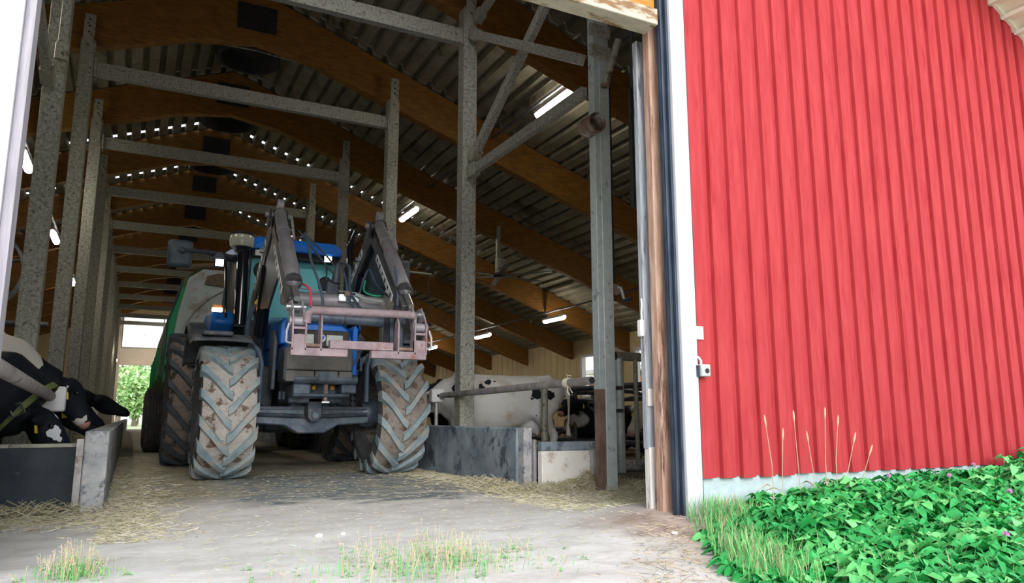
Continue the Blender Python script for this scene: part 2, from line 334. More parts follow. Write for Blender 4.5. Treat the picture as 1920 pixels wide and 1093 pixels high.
struct('trim_1', MB().add([(-60, YF + .2, -.02), (60, YF + .2, -.02), (60, 140, -.02), (-60, 140, -.02), (-60, -40, -.03), (60, -40, -.03), (60, YF + .2, -.03), (-60, YF + .2, -.03)], [(0, 1, 2, 3), (4, 5, 6, 7)]), 'far_ground', recalc=False)

# ------------------------------------------------ gable wall: red boards, foundation, door surround
mb = MB(); x = 3.17
mb.add([(3.17, YW, .28), (7.32, YW, .28), (7.32, YW, 4.21), (3.17, YW, 6.46)], [(0, 1, 2, 3)])
while x < 7.30:
    j = rnd.uniform(-.004, .004); w0 = .113 + rnd.uniform(-.004, .004); xe = min(x + w0, 7.32); zt = lambda q: 4.21 + (7.32 - q) * .55
    zb = .275 + rnd.uniform(-.006, .006)
    y0 = YW - .028
    mb.add([(x+j, YW, zb), (x+j+.004, y0, zb), (xe+j-.004, y0, zb), (xe+j, YW, zb), (x+j, YW, zt(x)), (x+j+.004, y0, zt(x)), (xe+j-.004, y0, zt(xe)), (xe+j, YW, zt(xe))],
           [(0,1,5,4), (1,2,6,5), (2,3,7,6), (0,3,2,1)]); x += .168
mb.box((7.31, YW, .28), (7.325, 6.2, 4.2))
struct('wall_front', mb, 'red_paint', smooth=False, recalc=False)
mb = MB().add([(-8, YW - .001, .2), (-.6, YW - .001, .2), (-.6, YW - .001, 4.9), (-8, YW - .001, 2.4)], [(0, 1, 2, 3)]); x = -8.0
while x < -.75:
    mb.box((x, YW - .028, .26), (x + .113, YW - .001, 4.9 - (-.6 - x) * .33)); x += .168
struct('wall_front_left', mb, 'red_paint', smooth=False)
struct('baseboard_front', MB().box((3.17, YW + .01, -.2), (7.32, YW + .3, .30)), 'foundation')
mb = MB()   # eave overhang
def ev(x, y): return (x, y, 4.21 + (7.32 - x) * .55 + .015)
for (xa, xb, t0, t1) in ((3.2, 8.3, 0.0, .05),):
    mb.add([ev(xa, YW-.9), ev(xb, YW-.9), ev(xb, YW+3), ev(xa, YW+3)] + [tuple(Vector(q)+Vector((0,0,.06))) for q in (ev(xa, YW-.9), ev(xb, YW-.9), ev(xb, YW+3), ev(xa, YW+3))],
           [(0,1,2,3),(4,7,6,5),(0,4,5,1),(1,5,6,2),(2,6,7,3),(3,7,4,0)])
for k in range(24):
    xa = 8.2 - k * .19; a = Vector(ev(xa, YW-.9)); b = Vector(ev(xa, YW-.02)); mb.bar(a - Vector((0,0,.02)), b - Vector((0,0,.02)), .10, .04)
mb.bar(Vector(ev(3.2, YW-.03)), Vector(ev(8.2, YW-.03)), .05, .07)
struct('trim_2', mb, 'soffit', smooth=False)
struct('trim_3', MB().box((3.03, YW - .05, -.02), (3.15, YW + .0, 5.5)), 'white_board', bevel=.004)
struct('trim_13', MB().box((3.152, YW - .035, .0), (3.166, YW, 5.5)), 'blue_black_track')
struct('trim_4', MB().box((2.972, YW - .0, -.05), (3.03, YW + .03, 5.5)).box((2.972, YW - .02, -.05), (2.985, YW, 5.4)).box((3.01, YW - .03, -.05), (3.025, YW, 5.4)), 'blue_black_track', bevel=.003)
struct('trim_5', MB().box((2.962, YW + .10, -.05), (3.19, YW + .17, 3.45)), 'brown_wood', bevel=.006)
struct('trim_6', MB().box((2.955, 3.90, .45), (3.06, 3.95, 3.25)), 'grey_wood', bevel=.006)
struct('trim_7', MB().box((2.962, 3.89, .0), (3.06, 3.95, .46)), 'plinth_wood', bevel=.006)
# inner lining of the front wall, beside and above the opening
mb = MB().box((3.17, YW + .02, 0), (7.3, YW + .12, 4.3))
mb.box((-10.4, YW, 0), (-.62, YW + .25, 4.5)).box((-10.4, YW + .02, 4.49), (3.2, YW + .25, 6.2))
struct('wall_inner', mb, 'side_panel')
struct('trim_8', MB().box((-.86, YW - .06, -.05), (-.545, YW + .05, 4.0)), 'white_board')
struct('trim_9', MB().box((-.545, YW - .03, -.05), (-.505, YW + .10, 4.0)), 'left_wood', bevel=.003)
struct('trim_10', MB().box((-.62, YW + .02, 3.33), (2.96, YW + .20, 4.5)), 'header_wood', bevel=.004)
struct('trim_11', MB().box((-.62, YW - .05, 3.22), (2.93, YW + .1, 3.335)), 'header_fascia', bevel=.006)

# ------------------------------------------------ barn shell
mb = MB()
for sx in (0, 1):
    xs0, xs1 = (7.3, XE) if sx else (XL, XL)
mb.box((7.3, 6.1, 0), (XE + .2, 6.25, 5.5))
struct('wall_front_inner', mb, 'side_panel')
WIN = [(15.2, 17.75), (18.7, 20.7)]
mb = MB(); ys = 5.4
for a, b in WIN:
    mb.box((XE, ys, 0), (XE + .15, a, 3.2)); mb.box((XE, a, 0), (XE + .15, b, 1.3)); mb.box((XE, a, 2.66), (XE + .15, b, 3.2)); ys = b
mb.box((XE, ys, 0), (XE + .15, YF, 3.2))
for k in range(60): mb.box((XE - .012, 21 + k * .43, 0), (XE, 21.02 + k * .43, 3.1))
struct('wall_right', mb, 'cream_panel')
for i, (a, b) in enumerate(WIN):
    f = MB()
    for y in (a, (a + b) / 2 , b): f.box((XE - .03, y - .05, 1.3), (XE + .08, y + .05, 2.66))
    for z in (1.3, 2.62): f.box((XE - .03, a, z - .04), (XE + .08, b, z + .04))
    w_ = struct('window_%d' % (i + 1), f, 'white_board')
    MB().box((XE + .05, a, 1.33), (XE + .06, b, 2.6)).build('pane', 'pane' if 'pane' in MAT else (mat('pane', (.95, .97, 1), rough=.05, alpha=.12).name), w_)
struct('wall_left', MB().box((XL - .15, YW, 0), (XL, YF, 3.2)), 'cream_panel')
# far gable with its tall doorway and the bright window above
dx0, dx1 = -.76, 3.43
mb = MB()
mb.prism([(XL, 0), (dx0, 0), (dx0, roof_z(dx0)), (XL, roof_z(XL))], 'y', YF, YF + .2)
mb.prism([(dx1, 0), (XE, 0), (XE, roof_z(XE)), (dx1, roof_z(dx1))], 'y', YF, YF + .2)
mb.prism([(dx0, 6.35), (dx1, 6.35), (dx1, roof_z(dx1)), (XR, roof_z(XR)), (dx0, roof_z(dx0))], 'y', YF, YF + .2)
for k in range(23):
    xx = XL + .3 + k * .43
    if xx < dx0 - .1: mb.box((xx, YF - .012, 0), (xx + .02, YF, 4.0))
struct('wall_back', mb, 'cream_panel')
mb = MB().box((dx0, YF, 3.58), (dx1, YF + .2, 4.45)); mb.box((dx0 - .55, YF - .12, 0), (dx0, YF - .01, 6.2)); mb.box((dx0, YF - .14, 3.5), (dx1, YF - .01, 3.62))
struct('trim_12', mb, 'pale_panel')
f = MB()
for xx in (dx0 + .03, XR, dx1 - .03): f.box((xx - .03, YF, 4.45), (xx + .03, YF + .1, 6.35))
for z in (4.48, 6.32): f.box((dx0, YF, z - .03), (dx1, YF + .1, z + .03))
w_ = struct('window_3', f, 'galvanised_dirty'); MB().box((dx0, YF + .04, 4.45), (dx1, YF + .05, 6.35)).build('pane', 'pane', w_)
# small shuttered window in the far cream wall
w_ = struct('window_4', MB().box((-8.5, YF - .08, 2.6), (-6.9, YF - .01, 3.75)), 'side_panel'); MB().box((-8.35, YF - .1, 2.7), (-7.05, YF - .08, 3.65)).build('pane', 'dark_metal', w_)

# corrugated deck, ribs along the barn, daylight slots just in front of the further beams
mb = MB(); per = .27; h = .105; rows = []
ylist = [YW + .1, BY[0]]
for k in range(1, 12): ylist += [BY[k]]
ylist.append(YF + .3)
for side in (-1, 1):
    i = 0
    n = int((XE + .25 - XR) / per) + 1
    prof = []
    for i in range(n):
        for (a, hh) in ((0, 0), (.15, 0), (.17, h), (.25, h)):
            d = i * per + a; prof.append((XR + side * d, 7.43 - PITCH * d + .015 + hh))
    for j in range(len(ylist) - 1):
        ya, yb = ylist[j], ylist[j + 1]; slot = (3 <= j <= 9)
        segs = [(ya, yb - .31, True), (yb - .31, yb - .14, not slot), (yb - .16, yb, True)]
        for (p, q, full) in segs:
            for t in range(len(prof) - 1):
                d_ = t // 4 * per
                if not full and t % 4 == 2 and d_ < 6.5: continue
                (xa, za), (xb, zb) = prof[t], prof[t + 1]
                mb.add([(xa, p, za), (xb, p, zb), (xb, q, zb), (xa, q, za)], [(0, 1, 2, 3)])
struct('ceiling', mb, 'deck_steel', smooth=False, recalc=False)

# glulam beams
def beam_profile(off=0):
    dep = lambda d: .72 - .012 * d
    L = XE - XR; pts_top = [(XR - L, roof_z(XE)), (XR, 7.43), (XR + L, roof_z(XE))]
    pts_bot = [(XR + L, roof_z(XE) - dep(L)), (XR + .9, roof_z(XR + .9) - .72), (XR, 7.43 - .90), (XR - .9, roof_z(XR + .9) - .72), (XR - L, roof_z(XE) - dep(L))]
    return pts_top + pts_bot
def make_beam():
    rt = empty('roof_beam', (XR, 0, 0), local=False); OFF[rt.name] = Vector((XR, 0, 0))
    MB().prism(beam_profile(), 'y', -.09, .09).build('glulam_arch', 'glulam', rt, bevel=.006)
    b = MB().box((XR - .30, -.105, 6.72), (XR + .30, .105, 7.16))
    for i in range(8):
        for j in range(6): b.box((XR - .26 + i * .072, -.111, 6.76 + j * .07), (XR - .245 + i * .072, -.105, 6.775 + j * .07))
    b.build('ridge_plate', 'black_plate', rt)
    return rt
beam0 = make_beam()
for k in range(-1, 12):
    o = beam0 if k == -1 else copy_tree(beam0)
    y = BY[0] - 3.1 if k == -1 else BY[k]
    o.location = (XR, y, 0); props(o, 'orange glued laminated roof beam, %s from the doorway, black plate at its ridge' % ORD[k + 1], 'beam', 'glued laminated roof beams')
# round ridge vents between beams
v0 = MB().lathe([(.0, .12), (.50, .12), (.54, 0), (.54, -.22), (.48, -.22), (.46, 0), (.0, .02)], (0, 0, 0), 'z', 24)
v0 = v0.build('ridge_vent', 'dark_void')
for k in range(0, 8):
    o = v0 if k == 0 else v0.copy()
    if k: COL.objects.link(o)
    o.location = (XR + (.05 if k else .05), BY[k] + 1.25, 7.05); props(o, 'round dark ridge vent under the roof, %s from the doorway' % ORD[k], 'vent', 'round ridge vents')

# steel posts of the two rows and cross bars
def post_mesh(side):
    rt = empty('steel_post', (0, 0, 0), local=True); a = .092
    mb = MB(); th = .02
    mb.box((-a, -a, 0), (a, -a + th, 5.93)).box((-a, a - th, 0), (a, a, 5.93)).box((-a, -a + th, 0), (-a + th, a - th, 5.93)).box((a - th, -a + th, 0), (a, a - th, 5.93))
    mb.build('column', 'galvanised', rt, bevel=.006)
    MB().box((-.07, -.11, 5.5), (.07, -.09, 6.30)).build('fixing_flange', 'galvanised_dirty', rt)
    b = MB()
    for z in (6.03, 6.12, 6.22):
        MB().tube([(0, -.125, z), (0, -.108, z)], .014, 6).build('bolt_head', 'dark_metal', rt)
    return rt
p0 = post_mesh(1)
for si, (xx, nm) in enumerate(((3.57, 'right'), (-.93, 'left'))):
    for k in range(12):
        o = p0 if (si == 0 and k == 0) else copy_tree(p0)
        o.location = (xx, BY[k] - .21, 0)
        extra = {('right', 0): 'tall grey steel post rising behind the trough wall, nearest of the right row', ('left', 0): 'tall speckled grey steel post nearest the left door jamb'}.get((nm, k))
        props(o, extra or 'grey galvanised steel roof post, %s from the doorway in the %s row' % (ORD[k], nm), 'post', 'galvanised roof posts, %s row' % nm)
cb = empty('cross_bar', (0, 0, 0), local=True)
MB().box((-.83, -.05, 5.40), (3.50, .05, 5.44)).box((-.83, -.05, 5.44), (3.50, -.035, 5.58)).box((-.83, -.05, 5.58), (3.50, .05, 5.60)).build('channel_bar', 'galvanised', cb)
MB().box((-.83, -.09, 5.36), (-.80, .09, 5.64)).build('end_plate', 'galvanised_dirty', cb); MB().box((3.47, -.09, 5.36), (3.50, .09, 5.64)).build('end_plate', 'galvanised_dirty', cb)
for k in range(12):
    o = cb if k == 0 else copy_tree(cb)
    o.location = (0, BY[k] - .21, .03); props(o, 'grey steel cross bar joining both post rows, %s from the doorway' % ORD[k], 'bar', 'steel cross bars')

# front post by the gate: doubled galvanised column with clamps
G = (3.83, 5.76)
rt = empty('gate_post', (G[0], G[1], 0), 'wide pale blue grey steel post beside the white trough end, rusty at its foot', 'post')
MB().box((3.835, 5.66, 0), (3.945, 5.80, 4.90)).box((3.775, 5.665, .90), (3.837, 5.77, 4.90)).build('column', 'galvanised_blue', rt, bevel=.004)
MB().box((3.78, 5.67, 0), (3.834, 5.77, .90)).build('rusty_side_plate', 'rusted', rt, label='rust brown side plate')
for z in (4.12, 4.34): MB().box((3.72, 5.62, z), (3.95, 5.658, z + .12)).build('clamp', 'galvanised', rt, bevel=.006)
# braces between the gate post and the nearest right post
def brace(p, q, w_, h_, lab):
    r_ = empty('brace', p, lab, 'brace'); MB().bar(p, q, w_, h_).build('angle_bar', 'galvanised', r_, bevel=.004)
    d = (Vector(q) - Vector(p)).normalized(); MB().bar(Vector(p) - d * .02, Vector(p) + d * .14, w_ + .03, h_ + .04).build('end_plate', 'galvanised_dirty', r_)
brace((3.58, 8.17, 5.55), (3.77, 5.86, 4.18), .07, .11, 'grey brace running level-looking from right post to gate post top, crossing the steep one')
brace((3.58, 8.17, 3.68), (3.79, 5.86, 3.84), .07, .12, 'long grey brace rising to gate post, just under the near tube light')
brace((3.60, 8.17, 3.86), (3.90, 6.35, 5.60), .09, .10, 'steep grey brace rising right from the near right post')
brace((3.63, 8.13, 5.75), (3.80, 6.9, 6.2), .07, .10, 'short grey brace at top of the near right post')
brace((-.97, 8.14, 3.92), (-1.12, 6.6, 5.0), .08, .10, 'grey brace leaning up from the nearest left post')
brace((-.88, 8.10, 4.15), (-.80, 7.6, 6.1), .08, .09, 'upright grey bar beside the top of the nearest left post')

# ------------------------------------------------ tube lights
mat('lamp_tube', (.95, .93, .85), emit=(1, .91, .76), es=28)
def make_lamp():
    rt = empty('tube_light', (0, 0, 0), local=True)
    b = MB(); b.bar((0, -.55, .035), (0, .55, .035), .15, .06); b.build('housing', 'white_plastic', rt, bevel=.01)
    b = MB(); L = .56; n = 10
    prof = [(.065 * math.sin(PI * (i / n)) if 0 else .07 * min(1, 1), 0) for i in range(1)]
    b.tube([(0, -.56, -.0), (0, -.54, -.0), (0, -.5, -.0), (0, .5, -.0), (0, .54, -.0), (0, .56, -.0)], [.03, .055, .07, .07, .055, .03], 12)
    b.build('diffuser', 'lamp_tube', rt)
    MB().tube([(0, -.35, .06), (0, -.35, .22)], .008, 6).build('hanger', 'dark_metal', rt); MB().tube([(0, .35, .06), (0, .35, .22)], .008, 6).build('hanger', 'dark_metal', rt)
    return rt
lamp0 = make_lamp(); lamps = []; lampn = {}
for (x, y, z, lab) in ((5.5, 9.36, 5.46, 'lit tube light right of the near right post, largest in the picture'), (5.5, 16.2, 5.37, 'lit tube light left of the near right post, over the loader'),
    (5.5, 23.0, 5.37, None), (5.5, 29.8, 5.37, None), (10.2, 17.5, 3.31, 'small lit lamp on the low cable beside the pale gate post'), (10.2, 22.2, 3.30, 'small lit lamp on the low cable just right of the near right post'),
    (10.2, 27.0, 3.30, 'small lit lamp on the low cable beside the loader end'), (10.2, 12.4, 3.3, None), (-1.83, 13.8, 4.75, 'bright lamp by the left door jamb behind the nearest left post'),
    (-1.83, 19.2, 4.66, 'lit lamp between the two nearest left posts'), (-1.83, 30.6, 4.56, 'tiny lit lamp low between the left posts'), (-1.83, 25.0, 4.6, None), (-1.2, 37, 3.6, 'tiny lit lamp far down the left post row'),
    (-6.5, 16, 3.6, None), (-6.5, 26, 3.6, None), (-6.5, 36, 3.6, None), (-1.83, 8.5, 4.8, None), (5.5, 37, 5.3, None), (10.2, 34, 3.3, None), (1.4, 42, 5.6, None), (.4, 44.9, 4.9, None), (-.9, 44.0, 3.6, None), (2.4, 44.9, 4.9, None)):  # unlabelled lamps by the far gable are unseen, added to brighten that wall
    o = lamp0 if not lamps else copy_tree(lamp0)
    o.location = (x, y, z); lamps.append(o)
    row = {5.5: 'high right', 10.2: 'low right', -1.83: 'inner left', -6.5: 'outer left'}.get(x, 'added far end')
    rown = lampn.get(row, 0); lampn[row] = rown + 1
    props(o, lab or 'lit tube light deep in barn, %s hidden one of the %s row' % (ORD[rown], row), 'lamp', 'tube lights under the roof')
for nm, pts, lab in (('lamp_cable', [(10.2, 8, 3.60), (10.2, 17, 3.54), (10.2, 24, 3.53), (10.2, 31, 3.54)], 'thin pipe run carrying the low lamps on the right'),
                     ('lamp_cable', [(5.5, 6.5, 5.62), (5.5, 12, 5.67), (5.5, 16, 5.62), (5.5, 24, 5.62)], 'thin pipe run carrying the high tube lights on the right'),
                     ('lamp_cable', [(-1.83, 12, 5.0), (-1.83, 20, 4.9), (-1.83, 31, 4.8)], 'thin dark pipe run carrying the left lamps')):
    MB().tube(pts, .025, 8).build(nm, 'stall_pipe', origin=pts[0], label=lab, cat='cable')

# sagging thin rope across the ridge
# ------------------------------------------------ feed troughs
def slab(name, a, b, m, label, cat, bevel=.02, extra=None):
    o = MB().box(a, b).build(name, m, origin=((a[0]+b[0])/2, (a[1]+b[1])/2, min(a[2], b[2])), bevel=bevel, label=label, cat=cat); return o
rt = empty('feed_wall', (3.38, 6.3, 0), 'low grey scuffed concrete feed wall on the right behind the front wheel', 'wall')
MB().box((3.31, 6.42, 0), (3.45, 46, .55)).build('wall_panel', 'concrete_dark', rt, bevel=.012)
MB().box((3.33, 6.30, 0), (3.42, 6.42, .555)).build('end_block', 'concrete', rt, bevel=.012)
MB().box((3.42, 6.27, 0), (3.45, 6.34, .44)).build('steel_edge', 'pipe_steel', rt, bevel=.004)
rt = empty('white_trough', (3.8, 6.2, 0), 'whitewashed low trough end wall beside the pale gate post', 'trough')
MB().box((3.45, 6.17, 0), (3.985, 6.25, .335)).build('front_panel', 'white_trough', rt, bevel=.008)
MB().box((3.45, 6.17, .336), (3.985, 6.25, .42)).build('top_band', 'concrete_dark', rt, bevel=.008)
MB().box((3.985, 6.13, 0), (4.10, 6.25, .42)).build('end_post', 'concrete', rt, bevel=.008)
MB().box((3.48, 6.26, .07), (3.98, 6.95, .36)).build('trough_body', 'concrete_dark', rt)
rt = empty('feed_wall', (-.2, 6, 0), 'low concrete feed wall on the left with a pale mottled end block', 'wall')
MB().box((-.27, 6.02, 0), (-.12, 46, .555)).build('wall_panel', 'concrete', rt, bevel=.012)
MB().box((-.315, 6.02, 0), (-.272, 6.12, .50)).build('steel_edge', 'pipe_steel', rt)
rt = empty('trough_end_panel', (-.9, 6.3, 0), 'dark blue black steel panel closing the left trough', 'panel')
MB().box((-2.2, 6.20, .0), (-.318, 6.235, .44)).build('plate', 'dark_panel', rt, bevel=.006)
MB().box((-2.2, 6.19, .44), (-.30, 6.26, .465)).build('top_rim', 'galvanised_dirty', rt)
hay = MB()
def straw_at(mb, x, y, z, L, r=.002, tilt=.35, mi=0):
    a = rnd.uniform(0, 2*PI); t = rnd.uniform(-tilt, tilt); d = Vector((math.cos(a)*math.cos(t), math.sin(a)*math.cos(t), math.sin(t))) * L / 2
    c = Vector((x, y, z + abs(d.z) + r)); s_ = Vector((-math.sin(a), math.cos(a), 0)) * r; u = Vector((0, 0, r))
    mb.add([c-d-s_, c-d+s_, c-d+u*1.6, c+d-s_, c+d+s_, c+d+u*1.6], [(0, 1, 4, 3), (1, 2, 5, 4), (2, 0, 3, 5), (0, 2, 1), (3, 4, 5)], mi)
# feed inside the left trough
fb = grid(-.85, -.28, 6.3, 30, 10, 160, lambda x, y: .30 + .06 * noise.noise(Vector((x * 4, y * 3, 0))))
for i in range(2200): straw_at(fb, rnd.uniform(-.8, -.3), 6.3 + rnd.random() ** 2 * 14, .32, rnd.uniform(.05, .13), .003)
fb.build('hay_feed', 'straw', label='loose hay lying in the left trough', cat='hay', kind='stuff', recalc=False)
# straw scattered on the floor along both walls and at the door
sb = MB()
def gz(x, y): return gnd(x, y)
for i in range(17000):
    q = rnd.random(); small = False
    if q < .30: y = rnd.uniform(4.5, 14); x = -.12 + abs(rnd.gauss(0, .22)) ; 
    elif q < .46: x = rnd.uniform(-1.0, .2); y = 6.0 - abs(rnd.gauss(0, .35))
    elif q < .70: y = rnd.uniform(5.2, 11); x = 3.30 - abs(rnd.gauss(0, .26))
    elif q < .85: x = rnd.uniform(2.7, 4.0); y = rnd.gauss(5.0, .45)
    else: x = rnd.uniform(.2, 3.1); y = rnd.uniform(3.3, 9.5); small = True
    if 6.0 < y and (x < -.11 or x > 3.30): continue
    if 3.5 < y < 4.2 and x > 2.85: continue
    straw_at(sb, x, y, gz(x, y), rnd.uniform(.015, .045) if small else rnd.uniform(.03, .09), .0009 if small else rnd.uniform(.001, .002), .25, int(rnd.random() < .35))
for i in range(4200):   # heaps against the white trough and gate
    cx_, cy_, hh, sx_, sy_ = rnd.choice(((3.62, 6.02, .05, .14, .08), (3.78, 5.98, .12, .10, .10), (3.86, 6.02, .15, .06, .07), (4.25, 5.95, .05, .25, .15), (3.3, 6.0, .04, .25, .2), (4.2, 5.5, .03, .3, .2), (3.15, 6.6, .06, .10, .4)))
    dx = rnd.gauss(0, 1); dy = rnd.gauss(0, 1); r2 = dx*dx + dy*dy
    if r2 > 5: continue
    x, y = cx_ + dx*sx_, cy_ + dy*sy_
    straw_at(sb, x, y, gz(x, y) + hh * math.exp(-r2*.7) * rnd.random(), rnd.uniform(.05, .12), .002, .6, int(rnd.random() < .25))
for i in range(900):
    x, y = rnd.gauss(-.75, .35), rnd.gauss(5.95, .12)
    if y > 6.15: continue
    straw_at(sb, x, y, gz(x, y) + .05 * rnd.random(), rnd.uniform(.05, .12), .002, .6, int(rnd.random() < .25))
sb.build('scattered_straw', ['straw', 'straw_pale'], smooth=False, label='loose straw strewn over the feed passage floor', cat='straw', kind='stuff', recalc=False)
# soft heaps under the loose straw
hp = MB()
for (cx_, cy_, hh, sx_, sy_) in ((3.72, 6.03, .10, .18, .10), (3.85, 6.02, .14, .09, .08), (4.2, 5.9, .05, .35, .25)):
    n = 14; vs = [(cx_ + (i/n*2-1)*sx_*2, cy_ + (j/n*2-1)*sy_*2, hh * math.exp(-3.2*((i/n*2-1)**2 + (j/n*2-1)**2)) - .006 + .01*noise.noise(Vector((i, j, cx_)))) for j in range(n+1) for i in range(n+1)]
    hp.add(vs, [(j*(n+1)+i, j*(n+1)+i+1, (j+1)*(n+1)+i+1, (j+1)*(n+1)+i) for j in range(n) for i in range(n)])
hp.build('straw_heap', 'straw', label='heap of trodden straw against the white trough', cat='straw', kind='stuff', recalc=False)

# raised dirty floor of the cow areas
struct('floor_right', MB().box((3.46, 7.0, 0), (XE, YF, .05)).box((4.1, 6.3, 0), (XE, 7.0, .05)), 'dung_floor')
struct('floor_left', MB().box((XL, 6.5, 0), (-.9, YF, .05)), 'dung_floor')

# ------------------------------------------------ rails with white end boxes
def rail(p, q, r, lab, m='pipe_steel', cap_dark=True, bx=None, bl=None):
    rt = empty('neck_rail', p, lab, 'rail'); MB().tube([p, q], r, 14).build('pipe', m, rt)
    d = (Vector(q) - Vector(p)).normalized()
    if cap_dark: MB().tube([Vector(p) - d * .004, Vector(p) + d * .001], r * .8, 12).build('pipe_mouth', 'dark_void', rt)
def wbox(c, s, lab):
    rt = empty('rail_box', c, lab, 'box'); c = Vector(c)
    MB().box(c - Vector((s, .06, s)) , c + Vector((s, .06, s))).build('case', 'white_plastic', rt, bevel=.02)
    MB().tube([c + Vector((0, -.066, 0)), c + Vector((0, -.058, 0))], .018, 10).build('hole', 'dark_void', rt)
    MB().tube([(c.x, c.y, .04), (c.x, c.y, c.z - s + .01)], .025, 8).build('upright', 'pipe_steel', rt)
rail((3.45, 5.3, .955), (3.45, 8.72, .915), .036, 'round steel neck rail on the right, spotted cow behind it')
MB().tube([(3.46, 5.62, .97), (3.60, 5.66, .97), (3.74, 5.71, .97)], .012, 8).build('rail_bracket', 'pipe_steel', origin=(3.6, 5.66, .97), label='short bracket joining right neck rail to the pale gate post', cat='bracket')
tb = MB()
for k in range(5): tb.lathe([(.040 + .006*math.cos(a), .006*math.sin(a)) for a in [i*PI/3 for i in range(7)]], (3.45, 5.66 + k*.014, .95), 'y', 14)
tb.tube([(3.43, 5.66, .91), (3.42, 5.65, .87), (3.44, 5.64, .84)], .006, 6); tb.tube([(3.46, 5.68, .91), (3.48, 5.66, .86)], .006, 6); tb.tube([(3.44, 5.67, .99), (3.42, 5.66, 1.02), (3.46, 5.65, 1.01)], .005, 6)
tb.build('rope_tie', 'straw_pale', origin=(3.45, 5.67, .9), label='pale twine knotted round the right neck rail', cat='rope')
wbox((3.42, 8.82, .915), .085, 'white square box on the far end of the right neck rail')
rail((-.60, 7.22, .82), (-.60, 3.95, .905), .042, 'round steel neck rail above the black cow on the left'); wbox((-.60, 7.36, .80), .105, 'nearest white rail box, behind the black cow ear on the left')
rail((-.60, 7.50, .80), (-.60, 10.0, .78), .038, 'second neck rail on the left, beyond the first white box'); wbox((-.60, 10.15, .77), .12, 'second white rail box on the left, between two cow heads')
rail((-.60, 10.3, .78), (-.60, 14.2, .78), .038, 'third neck rail on the left'); wbox((-.60, 14.35, .79), .13, 'third white rail box on the left, farthest')
rail((3.45, 9.0, .915), (3.45, 14, .915), .036, 'second neck rail on the right, mostly behind the front wheel')

# gate, curb and hoist behind the gate post
rt = empty('pipe_gate', (4.9, 6.9, 0), 'grey tubular gate with hinges right of the pale gate post', 'gate')
MB().tube([(4.86, 6.9, .02), (4.86, 6.9, 1.30)], .05, 14).build('gate_stile', 'galvanised_blue', rt)
MB().tube([(4.80, 6.9, 1.33), (6.2, 7.1, 1.33)], .05, 14).build('top_rail', 'galvanised', rt)
MB().tube([(4.785, 6.898, 1.33), (4.80, 6.9, 1.33)], .047, 14).build('pipe_mouth', 'dark_void', rt)
MB().tube([(5.10, 6.92, .12), (5.10, 6.92, 1.32)], .025, 10).build('upright', 'galvanised', rt); MB().tube([(5.55, 6.95, .12), (5.55, 6.95, 1.32)], .025, 10).build('upright', 'galvanised', rt)
for z in (.72, .97):
    h = MB().box((4.66, 6.84, z - .02), (4.86, 6.87, z + .02)).build('hinge', 'dark_metal', rt)
MB().tube([(4.72, 6.88, .65), (4.72, 6.88, 1.06)], .015, 8).build('hinge_rod', 'dark_metal', rt)
slab('gate_curb', (4.75, 6.96, .05), (6.4, 7.2, .17), 'concrete', 'rounded grey curb under the tubular gate', 'curb', .04)
rt = empty('hoist', (4.02, 5.80, 0), 'dark vertical hoist rod with red winch and crank beside the gate post', 'winch')
MB().box((3.98, 5.74, 1.90), (4.02, 5.78, 4.3)).build('rod', 'dark_metal', rt)
MB().tube([(4.0, 5.70, 1.84), (4.0, 5.78, 1.84)], .055, 16).build('winch_drum', 'rusted', rt, label='rusty red winch drum')
MB().tube([(4.02, 5.69, 1.86), (4.05, 5.69, 1.86), (4.08, 5.69, 1.76), (4.09, 5.69, 1.74)], .013, 8).build('crank', 'galvanised_blue', rt)
MB().tube([(4.07, 5.69, 1.735), (4.16, 5.68, 1.755)], .019, 8).build('crank_grip', 'dark_metal', rt)
MB().tube([(3.935, 5.74, 1.86), (4.0, 5.74, 1.86)], .02, 8).build('wall_bracket', 'rusted', rt)
rt = empty('hanging_channel', (3.43, 4.6, 2.3), 'black steel channel hanging inside the doorway beside the weathered jamb', 'channel')
MB().box((3.40, 4.58, 2.28), (3.46, 4.62, 3.28)).build('channel', 'black_plate', rt, bevel=.004)
MB().tube([(3.43, 4.6, 3.28), (3.42, 4.58, 3.6), (3.40, 4.5, 4.0)], .012, 6).build('chain', 'dark_metal', rt)
rt = empty('ring_pipe', (3.68, 5.6, 3.38), 'rusty short pipe ring fixed to the front of the gate post', 'pipe')
MB().lathe([(.085, -.10), (.095, -.10), (.095, .10), (.085, .10), (.085, -.10)], (3.67, 5.56, 3.36), 'y', 24).build('ring', 'rusted', rt)
MB().box((3.665, 5.60, 3.34), (3.735, 5.72, 3.39)).build('bracket', 'galvanised_dirty', rt)
rt = empty('cross_pipe', (3.75, 5.6, 3.9), 'pale round pipe slanting up behind the header corner', 'pipe')
MB().tube([(3.86, 5.60, 3.82), (3.97, 5.52, 4.28)], .035, 10).build('pipe', 'galvanised_dirty', rt); MB().lathe([(.02, .0), (.042, .0), (.042, .03), (.02, .03)], (3.86, 5.60, 3.80), 'z', 12).build('flange', 'rusted', rt)
rt = empty('control_plate', (3.18, YW - .03, 1.18), 'square pale blank plate on the red wall above the grey control box', 'plate')
MB().box((3.14, YW - .040, 1.135), (3.215, YW - .028, 1.22)).build('plate', 'white_plastic', rt, bevel=.003)
rt = empty('control_box', (3.2, YW - .03, .93), 'small grey push button box with cable on the red wall', 'switch')
MB().box((3.145, YW - .09, .90), (3.215, YW - .03, .975)).build('case', 'grey_plastic', rt, bevel=.006)
MB().box((3.133, YW - .07, .90), (3.146, YW - .03, .97)).build('side_bracket', 'dark_metal', rt)
MB().tube([(3.185, YW - .096, .935), (3.185, YW - .088, .935)], .015, 14).build('button', 'dark_void', rt)
